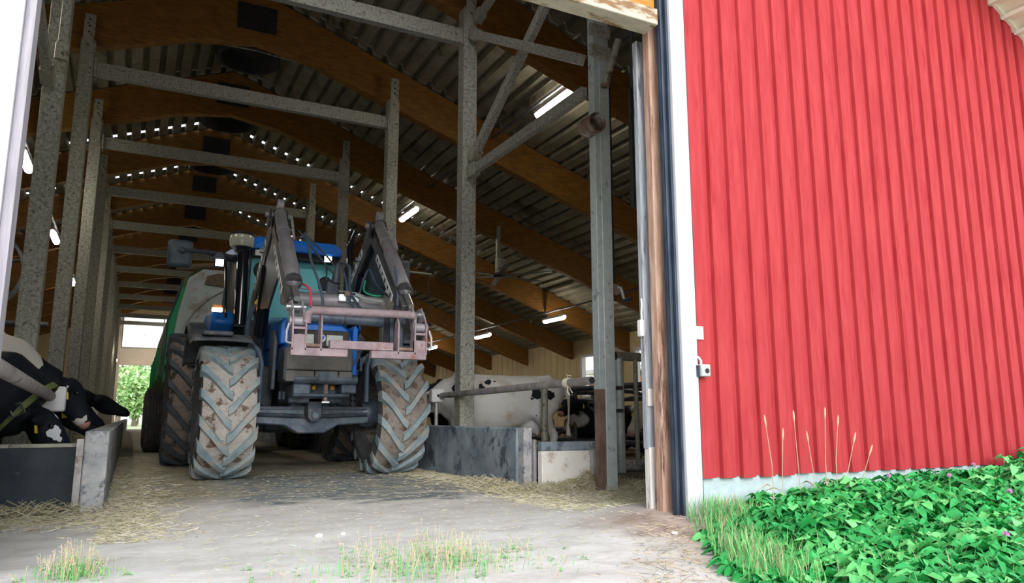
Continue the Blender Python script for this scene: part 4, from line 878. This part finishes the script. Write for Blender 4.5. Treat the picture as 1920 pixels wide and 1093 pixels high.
for (xc, s_) in ((1.245, -1), (2.37, 1)):
    MB().tube([(xc-.075, tcx+.04, 1.48), (xc+.075, tcx+.04, 1.48)], .042, 14).build('hinge_barrel', 'cylinder_grey', TC)
    MB().tube([(xc-.085, tcx+.16, 1.62), (xc+.085, tcx+.16, 1.62)], .030, 12).build('link_pin', 'chrome', TC)
    for x_ in (-.05, .04): MB().prism([(tcx+.0, 1.45), (tcx+.02, 1.58), (tcx+.12, 1.68), (tcx+.24, 1.68), (tcx+.22, 1.58), (tcx+.1, 1.42)], 'x', xc+x_, xc+x_+.014).build('link_plate', 'cylinder_grey', TC, bevel=.004)
    MB().tube([(xc+s_*.08, tcx-.01, 1.45), (xc+s_*.10, tcx-.02, 1.38), (xc+s_*.10, tcx-.02, 1.29), (xc+s_*.05, tcx-.02, 1.275)], .012, 8).build('lock_handle', 'cylinder_grey', TC)
    if s_ < 0: continue
    MB().prism([(6.75, 1.25), (6.78, 1.62), (6.95, 1.74), (7.08, 1.6), (6.95, 1.22)], 'x', xc-.0-s_*.13-.01, xc-s_*.13+.03).build('boom_end_plate', 'dark_metal', TC, bevel=.006)
    MB().prism([(6.75, 1.25), (6.78, 1.58), (6.95, 1.66), (7.0, 1.4), (6.9, 1.22)], 'x', xc-s_*.22-.01, xc-s_*.22+.03).build('boom_end_plate', 'dark_metal', TC, bevel=.006)
# hydraulic valve block, quick coupler and hoses
vb = tp(MB().box((CX-.03, 7.9, 1.93), (CX+.10, 8.0, 2.10)), 'valve_block', 'dark_metal', bevel=.01)
MB().tube([(CX+.06, 7.9, 2.08), (CX+.07, 7.9, 2.18), (CX+.08, 7.9, 2.3)], [.05, .04, .015], 12).build('valve_spring', 'cast_iron', vb)
qc = tp(MB().box((CX+.03, 7.60, 1.84), (CX+.25, 7.68, 1.92)), 'coupler_plate', 'chrome', bevel=.006)
MB().tube([(CX+.20, 7.58, 1.92), (CX+.28, 7.55, 1.88), (CX+.35, 7.55, 1.87), (CX+.48, 7.55, 1.86)], [.016, .014, .014, .022], 8).build('coupler_lever', 'steel_line', qc)
MB().ell((CX+.12, 7.59, 1.92), (.035, .03, .035)).build('coupler_knob', 'rusted', qc)
def hose(pts, r, m, nm='hydraulic_hose'):
    P_ = [Vector(p) for p in pts]; out = []
    for i in range(len(P_)-1):
        a, b, c, d = P_[max(i-1, 0)], P_[i], P_[i+1], P_[min(i+2, len(P_)-1)]
        for k in range(6):
            t = k/6; out.append(.5*((2*b) + (c-a)*t + (2*a-5*b+4*c-d)*t*t + (-a+3*b-3*c+d)*t**3))
    out.append(P_[-1]); tp(MB().tube(out, r, 8), nm, m)
hose([(CX-.40, 7.55, 2.46), (CX-.34, 7.5, 2.46), (CX-.31, 7.4, 2.2), (CX-.25, 7.2, 1.9), (CX-.23, 7.1, 1.66)], .014, 'hose')
hose([(CX-.28, 8.3, 2.72), (CX+.0, 8.3, 2.4), (CX+.14, 8.3, 2.25)], .012, 'hose'); hose([(CX-.22, 8.3, 2.70), (CX+.05, 8.3, 2.45), (CX+.18, 8.3, 2.30)], .012, 'hose')
hose([(CX+.11, 7.85, 2.30), (CX+.16, 7.7, 2.22), (CX+.15, 7.6, 1.95), (CX+.22, 7.3, 1.7), (CX+.32, 7.1, 1.64)], .016, 'hose')
hose([(CX+.11, 7.88, 2.30), (CX+.12, 7.7, 2.1), (CX+.14, 7.5, 1.8), (CX+.3, 7.1, 1.54), (CX+.42, 7.05, 1.6)], .013, 'hose')
for i in range(4): hose([(CX-.48, 8.0, 2.02 - i*.05), (CX-.2, 7.95, 2.0 - i*.045), (CX+.0, 7.92, 1.97 - i*.035)], .009, 'steel_line', 'steel_hydraulic_line')
for i in range(2): hose([(CX+.10, 7.92, 2.0 - i*.04), (CX+.28, 7.9, 1.99 - i*.04), (CX+.42, 7.85, 1.93 - i*.03)], .009, 'steel_line', 'steel_hydraulic_line')
hose([(CX+.38, 8.1, 2.0), (CX+.45, 8.0, 2.28), (CX+.52, 7.9, 2.1), (CX+.60, 7.6, 1.9)], .013, 'hose')
hose([(CX+.50, 7.2, 2.18), (CX+.50, 7.1, 1.95), (CX+.47, 7.0, 1.6), (CX+.44, 6.98, 1.42), (CX+.50, 6.95, 1.38), (CX+.56, 6.9, 1.45)], .014, 'hose')
hose([(CX+.42, 8.0, 2.15), (CX+.38, 7.9, 2.02), (CX+.45, 7.8, 1.96), (CX+.55, 7.8, 1.96)], .010, 'hose_green'); hose([(CX-.42, 7.2, 1.92), (CX-.37, 7.1, 1.85), (CX-.36, 7.05, 1.68)], .011, 'hose_red')
hose([(CX-.66, 9.1, 1.5), (CX-.66, 9.0, 1.8), (CX-.55, 8.9, 2.02)], .028, 'hose'); hose([(CX-.60, 8.93, 1.94), (CX-.55, 8.9, 2.02)], .036, 'yellow', 'yellow_sleeve')
hose([(CX+.42, 8.05, 1.15), (CX+.40, 8.05, 1.3), (CX+.30, 8.04, 1.2)], .012, 'hose')
# steps and tank between the wheels, left side
tp(MB().box((CX-.62, 9.2, .75), (CX-.32, 10.1, 1.25)), 'fuel_tank', 'fender_plastic', bevel=.05); tp(MB().box((CX+.32, 9.2, .75), (CX+.62, 10.1, 1.25)), 'battery_box', 'fender_plastic', bevel=.05)

# ------------------------------------------------ trailer
TR = empty('trailer', (CX, 16, 0), 'tall green wagon with a pale curved front wall, hitched behind the tractor', 'trailer')
poly = [(.36, 1.35), (.38, 1.79), (.46, 2.36), (.66, 3.0), (.85, 3.16), (2.75, 3.16), (2.94, 3.0), (3.14, 2.36), (3.22, 1.79), (3.24, 1.35), (3.05, 1.05), (.55, 1.05)]
MB().prism(poly, 'y', 13.55, 19.5).build('wagon_body', 'trailer_side', TR, bevel=.02)
MB().prism([(.45, 1.1), (.40, 1.4), (.40, 1.79), (.48, 2.40), (.60, 2.80), (.74, 2.80), (.60, 2.4), (.52, 1.79), (.52, 1.1)], 'y', 13.38, 13.6).build('green_edge', 'trailer_green', TR, bevel=.01, label='bright green edge strip')
fp = [(.50, 1.1), (.51, 1.79), (.58, 2.36), (.70, 2.95), (.92, 3.12), (2.7, 3.12), (2.95, 2.9), (3.02, 2.36), (3.1, 1.79), (3.1, 1.1)]
fw_ = MB().prism(fp, 'y', 13.30, 13.55).build('front_wall', 'trailer_front', TR, bevel=.03)
def arc(cx_, cz_, r0, r1, a0, a1, y0, y1, n=20):
    return MB().prism([(cx_ + r1*math.cos(a0+(a1-a0)*i/n), cz_ + r1*math.sin(a0+(a1-a0)*i/n)) for i in range(n+1)] + [(cx_ + r0*math.cos(a0+(a1-a0)*i/n), cz_ + r0*math.sin(a0+(a1-a0)*i/n)) for i in range(n, -1, -1)], 'y', y0, y1)
arc(1.95, 1.55, 1.10, 1.16, R(88), R(172), 13.24, 13.31).build('curved_rib', 'dried_mud', TR, label='muddy curved rib')
arc(1.95, 1.55, 1.40, 1.45, R(88), R(165), 13.24, 13.31).build('curved_rib', 'trailer_front', TR)
MB().prism([(.95, 2.86), (.98, 3.0), (1.15, 3.05), (2.1, 3.02), (2.0, 2.84), (1.5, 2.80)], 'y', 13.26, 13.31).build('dried_mud_patch', 'dried_mud', TR)
MB().tube([(.50, 13.4, 3.12), (1.3, 13.3, 3.22), (2.4, 13.3, 3.16)], .05, 8).build('top_rail', 'dried_mud', TR)
MB().tube([(.62, 13.34, 2.9), (.43, 13.36, 2.2), (.40, 13.36, 1.3)], .018, 6).build('side_hose', 'dark_metal', TR)
for k in range(5): MB().bar((.36, 14.5 + k*1.15, 1.3), (.37, 14.5 + k*1.15, 1.85), .05, .05).build('side_rib', 'trailer_green', TR)
MB().box((.7, 13.4, .75), (2.9, 19.3, 1.05)).build('chassis', 'dark_metal', TR)
MB().bar((CX, 11.7, .55), (CX, 13.6, .8), .12, .15).build('drawbar', 'dark_metal', TR)
for (xx, yy) in ((.42, 15.9), (3.15, 15.9), (.42, 17.3), (3.15, 17.3)):
    ty = MB(); ty.lathe([(.30, -.17), (.50, -.19), (.575, -.17), (.60, -.15)] + [q for i in range(6) for q in ((.60, -.14+i*.05), (.60, -.105+i*.05), (.585, -.10+i*.05), (.585, -.095+i*.05))] + [(.60, .15), (.575, .17), (.50, .19), (.30, .17)], (xx, yy, .60), 'x', 40)
    t_ = ty.build('trailer_tyre', 'tyre_wall', TR, ang=.5); MB().lathe([(.31, .15), (.2, .05), (0, .05), (0, -.05), (.2, -.05), (.31, -.15)], (xx, yy, .60), 'x', 24).build('rim', 'rim_paint', t_)
# feed pipe and tin box seen over the loader on the right (fixed to a right post)
rt = empty('post_pipe', (3.57, 11.4, 2.7), 'thin water pipe arm with a hanging chain on a right row post behind the loader', 'pipe')
MB().tube([(3.0, 11.3, 2.85), (3.05, 11.3, 2.97), (3.5, 11.3, 2.99), (4.25, 11.3, 2.97)], .02, 8).build('pipe', 'galvanised_dirty', rt)
MB().tube([(4.2, 11.3, 2.96), (4.2, 11.3, 2.3)], .008, 6).build('chain', 'dark_metal', rt)
MB().box((3.45, 11.36, 2.60), (3.69, 11.385, 2.72)).build('clamp', 'white_plastic', rt)
MB().box((3.665, 11.4, 1.6), (4.15, 11.6, 2.3)).build('tin_box', 'loader_paint', origin=(3.95, 11.6, 1.6), label='dark box hanging beside the loader right of the mirror', cat='box')

# ------------------------------------------------ cows (local +x is forward, origin on the ground under the trunk)
def cow_mesh(poll, muzzle, lying=False, nk=1.0):
    mb = MB(); dz = -.42 if lying else 0
    P_ = lambda x, y, z: Vector((x, y, z + dz))
    rings = [(-.93, .98, .05, .07), (-.90, .98, .13, .15), (-.82, .97, .21, .23), (-.70, .95, .265, .28), (-.55, .93, .29, .30), (-.38, .88, .29, .345), (-.15, .84, .315, .385), (.1, .82, .325, .40), (.30, .83, .30, .385), (.48, .86, .255, .36), (.62, .89, .215, .32), (.74, .92, .16, .25), (.82, .94, .08, .14)]
    seg = 20; vs = []
    for x, zc, hw, hh in rings:
        for k in range(seg):
            a = 2*PI*k/seg; sy, sz = math.cos(a), math.sin(a)
            q = abs(sy) ** .85 * (1 if sy > 0 else -1)
            top = .93 if (sz > .8) else 1
            vs.append(P_(x, q*hw, zc + sz*hh*top))
    mb.add(vs, [(i*seg+k, i*seg+(k+1) % seg, (i+1)*seg+(k+1) % seg, (i+1)*seg+k) for i in range(len(rings)-1) for k in range(seg)] + [tuple(range(seg))[::-1], tuple((len(rings)-1)*seg+k for k in range(seg))])
    mb.tube([P_(-.72, -.17, 1.17), P_(-.50, -.22, 1.14)], [.05, .06], 8); mb.tube([P_(-.72, .17, 1.17), P_(-.50, .22, 1.14)], [.05, .06], 8)   # hooks
    mb.ell(P_(-.92, 0, 1.10), (.07, .10, .06)); mb.tube([P_(-.6, 0, 1.17), P_(-.2, 0, 1.165), P_(.3, 0, 1.18), P_(.6, 0, 1.20)], [.05, .045, .05, .05], 8)
    if not lying:
        for s in (-1, 1):
            mb.tube([P_(-.66, s*.17, .85), P_(-.58, s*.20, .66), P_(-.68, s*.18, .50), P_(-.76, s*.17, .40), P_(-.72, s*.17, .22), P_(-.72, s*.17, .10), P_(-.68, s*.17, .03)], [.20, .15, .085, .06, .045, .05, .058], 12)
            mb.tube([P_(.50, s*.17, .80), P_(.55, s*.17, .58), P_(.53, s*.15, .42), P_(.56, s*.15, .36), P_(.54, s*.15, .20), P_(.54, s*.15, .10), P_(.57, s*.15, .03)], [.16, .10, .062, .058, .042, .045, .055], 12)
        mb.ell(P_(-.48, 0, .55), (.20, .15, .14)); 
        for a, b in ((-.55, .07), (-.55, -.07), (-.40, .07), (-.40, -.07)): mb.tube([P_(a, b, .46), P_(a, b, .38)], [.022, .016], 8)
        mb.tube([P_(-.92, 0, 1.10), P_(-1.00, 0, 1.0), P_(-1.01, 0, .75), P_(-.99, 0, .55), P_(-1.0, 0, .38)], [.045, .035, .024, .022, .045], 8)
    else:
        for s in (-1, 1):
            mb.tube([P_(-.60, s*.22, .78), P_(-.15, s*.36, .62), P_(-.30, s*.40, .50), P_(-.62, s*.42, .46)], [.20, .13, .07, .055], 10)
            mb.tube([P_(.50, s*.20, .70), P_(.62, s*.24, .50), P_(.82, s*.22, .47), P_(.70, s*.20, .46)], [.14, .075, .05, .05], 10)
        mb.tube([P_(-.92, 0, 1.05), P_(-1.02, .05, .8), P_(-1.0, .12, .5)], [.045, .03, .03], 8)
    # neck and head
    poll = Vector(poll); muz = Vector(muzzle); b = P_(.62, 0, .98); m1 = b.lerp(poll, .5) + Vector((0, 0, -.03)); m2 = b.lerp(poll, .85) + Vector((0, 0, -.02))
    for (dy) in (-.03, .03): mb.tube([P_(.50, dy, .93), b + Vector((.08, dy, -.06)), m1 + Vector((0, dy, -.03)), m2 + Vector((0, dy, -.02))], [.27*min(nk, 1.1), .235*nk, .165*nk*nk, .12*nk], 14)
    d = (muz - poll).normalized(); side = Vector((0, 1, 0)); up = side.cross(d).normalized() * -1
    if up.x < 0 and abs(d.z) > .5: up = -up
    if abs(d.z) <= .5 and up.z < 0: up = -up
    L = (muz - poll).length
    def hr(t, w_, h_, o=0):
        c = poll + d*L*t + up*o; return [c + side*math.cos(2*PI*k/14)*w_ + up*math.sin(2*PI*k/14)*h_ for k in range(14)]
    hs = [hr(-.12, .05, .05), hr(-.05, .095, .095, -.02), hr(.12, .115, .12, -.02), hr(.30, .112, .13, -.03), hr(.5, .085, .115, -.03), hr(.72, .068, .085, -.02), hr(.9, .075, .075, -.01), hr(1.0, .07, .065, -.01), hr(1.05, .035, .035, -.01)]
    mb.add([p for r_ in hs for p in r_], [(i*14+k, i*14+(k+1) % 14, (i+1)*14+(k+1) % 14, (i+1)*14+k) for i in range(8) for k in range(14)] + [tuple(range(14))[::-1], tuple(8*14+k for k in range(14))])
    for s in (-1, 1):
        e0 = poll + side*s*.08 + d*.03; e1 = e0 + side*s*.20 - Vector((0, 0, .03)) - d*.02
        mb.tube([e0, e0.lerp(e1, .35), e0.lerp(e1, .7), e1], [.03, .052, .055, .02], 8)
    return mb, poll, d, side, up, L
def make_cow(name, loc, rotz, m, poll, muzzle, label, lying=False, nose='nose_pink', scale=1.0, tags=True, nk=1.0):
    mb, pl, d, side, up, L = cow_mesh(poll, muzzle, lying, nk)
    o = mb.build(name, m, label=label, cat='cow', group=None)
    o.location = loc; o.rotation_euler = (0, 0, rotz); o.scale = (scale,) * 3
    OFF[o.name] = Vector((0, 0, 0))
    r_ = o.modifiers.new('remesh', 'REMESH'); r_.mode = 'VOXEL'; r_.voxel_size = .022; r_.use_smooth_shade = True
    s_ = o.modifiers.new('smooth', 'SMOOTH'); s_.factor = .6; s_.iterations = 5
    for s in (-1, 1):
        MB().ell(pl + d*L*.28 + side*s*.104 + up*.035, (.02, .014, .02), 10, 6).build('eye', 'horn_eye', o)
        if tags: MB().bar(pl + side*s*.20 + d*.02 + Vector((0, 0, -.03)), pl + side*s*.21 + d*.04 + Vector((0, 0, -.10)), .012, .055).build('ear_tag', 'yellow', o, label='yellow ear tag')
    MB().ell(pl + d*L*1.0 - up*.01, (.05, .06, .05), 12, 8).build('nose', nose, o)
    return o
c1 = make_cow('cow', (-1.66, 7.1, -.06), R(-4), 'hide_strap_cow', (1.02, 0, .72), (1.28, 0, .36), 'nearest black cow on the left, neck stretched to the trough, strap round its neck', nk=1.42)
mb = MB(); 
for i in range(24):
    pass
cc = Vector((.90, 0, .74)); mb.lathe([(.262, -.024), (.275, -.024), (.275, .024), (.262, .024), (.262, -.024)], (0, 0, 0), 'x', 28)
rm = Matrix.Rotation(R(42), 3, 'Y')
for v in mb.v: v.z *= 1.15; v[:] = (rm @ v + cc)
mb.build('neck_strap', 'strap', c1, label='olive webbing neck strap')
MB().tube([(.86, -.285, .78), (.93, -.285, .82), (.97, -.285, .75), (.90, -.285, .71), (.86, -.285, .78)], .007, 6).build('buckle', 'chrome', c1)
make_cow('cow', (-1.76, 8.15, .10), R(2), 'hide_white_back', (1.10, 0, .78), (1.26, 0, .45), 'white-backed cow on the left just behind the black one with the strap', scale=1.1)
make_cow('cow', (-1.75, 9.45, .05), R(-3), 'hide_black_white', (1.12, 0, .72), (1.42, 0, .42), 'black and white cow in the left row behind the white-backed cow')
make_cow('cow', (-1.72, 10.9, .05), R(3), 'hide_mostly_black', (1.10, 0, .74), (1.40, 0, .50), 'black cow in the left row beside the second white rail box', nose='horn_eye')
make_cow('cow', (-1.55, 12.6, .05), R(0), 'hide_mostly_black', (1.10, 0, .86), (1.50, 0, .66), 'all black cow farthest up the left row, muzzle held out over the feed wall', nose='horn_eye', tags=False)
make_cow('cow', (4.42, 9.15, .0), R(163), 'hide_big_spotted', (1.08, 0, .85), (1.40, 0, .55), 'big white cow with small black spots standing behind the right neck rail')
make_cow('cow', (4.85, 10.9, .0), R(175), 'hide_mostly_black', (1.05, 0, .72), (1.25, 0, .38), 'black cow with lowered head behind the white rail box on the right')
make_cow('cow', (6.95, 10.1, .05), R(200), 'hide_mostly_black', (.98, 0, .85), (1.30, .0, .66), 'black cow lying in a cubicle right of the spotted cow', lying=True)
make_cow('cow', (7.9, 11.6, .05), R(10), 'hide_tan', (.98, 0, .85), (1.30, .0, .66), 'tan and cream cow lying behind the lying black cow', lying=True)
make_cow('cow', (6.95, 8.0, .05), R(184), 'hide_white', (.98, 0, .74), (1.22, .0, .40), 'white-headed cow lying behind the tubular gate', lying=True)

# ------------------------------------------------ plants
def leaf(mb, p, a, L, w_, droop, mi, roll=0):
    d = Vector((math.cos(a), math.sin(a), 0)); s = Vector((-d.y, d.x, 0)); z = Vector((0, 0, 1)); s = (s*math.cos(roll) + z*math.sin(roll))
    m1 = p + d*L*.35 + z*L*.10; m2 = p + d*L*.72 + z*(L*.05 - droop*L*.4); e = p + d*L + z*(-droop*L)
    f = L*.06
    mb.add([p, m1, m2, e, m1 + s*w_ + z*f, m2 + s*w_*.75 + z*f*.5, m1 - s*w_ + z*f, m2 - s*w_*.75 + z*f*.5], [(0, 1, 4), (1, 2, 5, 4), (2, 3, 5), (0, 6, 1), (1, 6, 7, 2), (2, 7, 3)], mi)
def in_bed(x, y):
    return 1.2 < y < 3.53 and x > 3.12 - (3.65 - y) * .64 + .10*noise.noise(Vector((x*3, y*3, 0))) and x < 7.4 and x < 3.0 + y * 1.6
def bed_h(x, y):
    h = .165 + .045*(x - 3.2) + .07*noise.noise(Vector((x*1.6, y*1.6, 4))) + .05*noise.noise(Vector((x*5, y*5, 9)))
    if x > 5.4: h += .06*(x - 5.4)
    if y < 2.6: h *= .75
    e = (x - (3.18 - (3.65 - y)*.60)); h *= min(1, .30 + e*1.8)
    return max(.04, h)
pb = MB(); cnt = 0
while cnt < 3600:
    x, y = rnd.uniform(2.2, 7.3), rnd.uniform(1.35, 3.60)
    if not in_bed(x, y): continue
    cnt += 1; h = bed_h(x, y) * rnd.uniform(.75, 1.08); lean = Vector((rnd.gauss(0, .03), rnd.gauss(0, .03), 0)); b0 = Vector((x, y, -.01)); tp_ = b0 + lean + Vector((0, 0, h))
    mi = 1 if rnd.random() < .22 else 0
    pb.bar(b0, tp_, .005, .005, mi=1)
    a0 = rnd.uniform(0, 2*PI)
    for lv in range(3):
        c = b0.lerp(tp_, 1 - lv*.24)
        for k in range(3 if lv else 4):
            L = rnd.uniform(.055, .11) * (1 + .15*lv); leaf(pb, c, a0 + lv*.9 + k*2*PI/(3 if lv else 4) + rnd.gauss(0, .3), L, L*rnd.uniform(.20, .30), rnd.uniform(.0, .6), mi, rnd.gauss(0, .35))
pb.build('leafy_ground_cover', ['leaf', 'leaf_light'], smooth=False, label='dense bright green leafy weeds along the foot of the red wall', cat='plants', kind='stuff', recalc=False)
def blade(mb, x, y, h, mi, w_=.003, lean=.4):
    a = rnd.uniform(0, 2*PI); d = Vector((math.cos(a), math.sin(a), 0)); s = Vector((-d.y, d.x, 0))*w_; z = gnd(x, y) - .005
    p0_, p1_, p2_ = Vector((x, y, z)), Vector((x, y, z + h*.6)) + d*h*lean*.25, Vector((x, y, z + h)) + d*h*lean*.8
    mb.add([p0_-s, p0_+s, p1_+s*.8, p1_-s*.8, p2_], [(0, 1, 2, 3), (3, 2, 4)], mi)
gb = MB()
for i in range(3000):
    q = rnd.random()
    if q < .55: t = rnd.random(); x = 2.25 + t*.95 + rnd.gauss(.06, .09); y = 2.25 + t*1.38 + rnd.gauss(0, .10)
    elif q < .75: x, y = rnd.gauss(3.3, .12), rnd.gauss(3.45, .10)
    else: x, y = rnd.uniform(2.3, 3.4), rnd.uniform(1.6, 3.0)
    if y > 3.62 or (x < 3.17 - (3.65-y)*.62 - .15): continue
    blade(gb, x, y, rnd.uniform(.05, .16), int(rnd.random() < .2))
gb.build('grass_fringe', ['grass_green', 'dry_stem'], smooth=False, label='thin green grass at the edge of the leafy weeds beside the white door board', cat='grass', kind='stuff', recalc=False)
def weeds(name, cx_, cy_, sx_, sy_, n, hm, label):
    mb = MB()
    for i in range(n):
        x, y = cx_ + rnd.gauss(0, sx_), cy_ + rnd.gauss(0, sy_); h = hm * rnd.uniform(.4, 1.0) * math.exp(-((x-cx_)/sx_/2.2)**2)
        if rnd.random() < .62: blade(mb, x, y, h*.7, 0 if rnd.random() < .8 else 1, .0018)
        else:
            g = gnd(x, y); tip = Vector((x + rnd.gauss(0, .02), y + rnd.gauss(0, .02), g + h)); mb.tube([(x, y, g - .005), tip], .0011, 3, mi=1, cap=False)
            for k in range(4):
                c = Vector((x, y, g)).lerp(tip, .5 + k*.15); mb.ell(c + Vector((rnd.gauss(0, .008), rnd.gauss(0, .008), 0)), (.0022, .0022, .003), 5, 3, mi=rnd.choice((0, 0, 1, 2)))
            if rnd.random() < .5:
                for k in range(3): leaf(mb, Vector((x, y, g + h*.2*k)), rnd.uniform(0, 6.3), .03, .006, .2, 0)
    mb.build(name, ['grass_green', 'dry_stem', 'clover_pink' if 0 else 'straw_pale'], smooth=False, label=label, cat='weeds', kind='stuff', recalc=False)
weeds('weed_tuft', 1.20, 3.22, .30, .18, 560, .15, 'dry and green weed tuft in the gravel at the bottom centre')
weeds('weed_tuft', -.16, 3.68, .08, .10, 230, .15, 'sparse dry weed tuft in the gravel at the bottom left')
# tall seeding grass stalks in front of the boards
for i, (x, z, lx, lab) in enumerate(((3.52, .66, -.06, 'leftmost tall dry grass stalk before the red boards'), (3.60, .58, .03, 'short dry grass stalk second from the left'), (3.76, .69, .0, 'tall grass stalk with brown seed head, third from the left'),
     (3.88, .56, -.05, 'bent dry grass stalk, fourth from the left'), (3.98, .71, .02, 'tallest dry grass stalk before the red boards'), (4.08, .66, .06, 'dry grass stalk just right of the tallest one'), (4.16, .55, .10, 'dry grass stalk leaning right'), (4.26, .47, .08, 'rightmost dry grass stalk before the red boards'))):
    b0 = Vector((x, 3.42, 0)); t0 = Vector((x + lx, 3.42 + rnd.gauss(0, .03), z)); rt = empty('grass_stalk', b0, lab, 'grass', 'tall dry grass stalks')
    mid = b0.lerp(t0, .55) + Vector((-lx*.4, 0, 0)); MB().tube([b0, mid, t0], [.0032, .0024, .0016], 5).build('stem', 'dry_stem', rt)
    d = (t0 - mid).normalized(); MB().tube([t0 - d*.075, t0 - d*.04, t0 - d*.01, t0 + d*.004], [.002, .0065, .005, .001], 6).build('seed_head', 'dry_stem', rt)
    lb = MB(); leaf(lb, b0 + Vector((0, 0, z*.35)), rnd.uniform(0, 6), .14, .006, .2, 0); lb.build('leaf_blade', 'dry_stem', rt, recalc=False)
for i, (x, y, z, lab) in enumerate(((4.2, 2.75, .32, 'pink clover flower low in the weeds near the middle of the bed'), (5.0, 3.1, .34, 'pink clover flower high in the weeds below the boards'), (4.35, 3.25, .28, 'pink clover flower near the foundation, leftmost'),
     (3.98, 2.30, .28, 'pink clover flower among the weeds, right of centre'), (4.75, 2.55, .37, 'pink clover flower at the right picture edge'), (3.28, 1.93, .17, 'pink clover flower at the bottom right corner'))):
    rt = empty('clover_flower', (x, y, 0), lab, 'flower', 'pink clover flowers'); MB().tube([(x, y, 0), (x + .01, y, z)], .002, 5).build('stem', 'leaf_light', rt)
    fb = MB()
    for k in range(40):
        a = rnd.uniform(0, 6.28); e = math.acos(rnd.uniform(-.6, 1)); q = Vector((math.sin(e)*math.cos(a), math.sin(e)*math.sin(a), math.cos(e)))
        c = Vector((x + .01, y, z)); fb.tube([c + q*.003, c + q*.014], [.003, .0015], 4)
    fb.build('flower_head', 'clover_pink', rt)
# loose stones
for i, (x, y, s) in enumerate(((2.70, 3.35, .014), (.98, 4.28, .016), (1.12, 4.30, .011))):
    o = MB().ell((x, y, gnd(x, y) + s*.4), (s*1.5, s, s*.7), 9, 6).build('stone', 'white_trough', origin=(x, y, 0), label=('small white stone on the brown soil by the door board', 'pale stone chip on the gravel in front of the tractor', 'smaller pale chip right of the other chip in the gravel')[i], cat='stone')
# brown dry stems scattered on the soil right of the gravel
ds = MB()
for i in range(520):
    t = rnd.random(); x = 2.1 + t*.9 + rnd.gauss(-.12, .12); y = 2.4 + t*1.2 + rnd.gauss(0, .12); straw_at(ds, x, y, gnd(x, y), rnd.uniform(.02, .09), .0010, .3, int(rnd.random() < .4))
ds.build('dry_stems', ['dry_stem', 'bark'], smooth=False, label='dry brown stems lying on the reddish soil by the weeds', cat='dry stems', kind='stuff', recalc=False)

# ------------------------------------------------ woodland beyond the far doorway
def tree(x, y, h, r, lab):
    rt = empty('tree', (x, y, 0), lab, 'tree', 'trees beyond the far doorway'); MB().tube([(x, y, -.05), (x + .1, y, h*.5), (x, y, h*.95)], [.22, .15, .04], 8).build('trunk', 'bark', rt)
    mb = MB()
    for i in range(520):
        q = Vector((rnd.gauss(0, 1), rnd.gauss(0, 1), rnd.gauss(0, 1))).normalized() * (.55 + .45*rnd.random()); p = Vector((x + q.x*r, y + q.y*r, h*.56 + q.z*h*.44))
        leaf(mb, p, rnd.uniform(0, 6.3), .38, .14, rnd.uniform(0, .8), 0, rnd.gauss(0, .6))
    mb.build('crown', 'tree_leaf', rt, recalc=False, smooth=False)
for i, (x, y, h, r) in enumerate(((-1.9, 60, 5.0, 1.2), (.3, 62, 3.6, .9), (2.3, 61, 5.0, 1.0), (-.9, 68, 5.6, 1.3), (1.9, 69, 5.4, 1.3), (4.7, 64, 5.2, 1.2), (-4.4, 66, 5.4, 1.2), (6.5, 70, 5.8, 1.5), (.5, 76, 6.2, 1.5), (3.9, 77, 6.4, 1.6))):
    tree(x, y, h, r, ('green tree seen through the far doorway, ' if i < 6 else 'taller green tree deeper in the wood past the doorway, ') + ('leftmost front', 'low one in the middle', 'right front', 'second row left', 'second row middle', 'front far right', 'far left', 'far right', 'back middle', 'back right')[i])
# neighbouring red barn seen through the side windows
rt = empty('neighbour_shed', (24, 22, 0), 'red and white shed seen through the right side windows', 'building')
MB().box((22, 12, 0), (26, 34, 1.9)).build('shed_wall', 'white_board', rt); MB().box((21.98, 12, 1.9), (26, 34, 2.6)).build('red_band', 'red_far', rt)
MB().prism([(21.4, 2.9), (26.5, 2.9), (26.5, 3.1), (21.4, 3.1)], 'y', 11.5, 34.5).build('shed_roof', 'white_board', rt)

MB().tube([(.52, 12.2, 6.66), (1.41, 12.2, 6.68), (2.4, 12.2, 6.60)], .010, 6).build('ridge_wire', 'galvanised_dirty', origin=(1.0, 12.2, 6.3), label='thin pale wire strung across the roof under the first ridge vent', cat='wire')
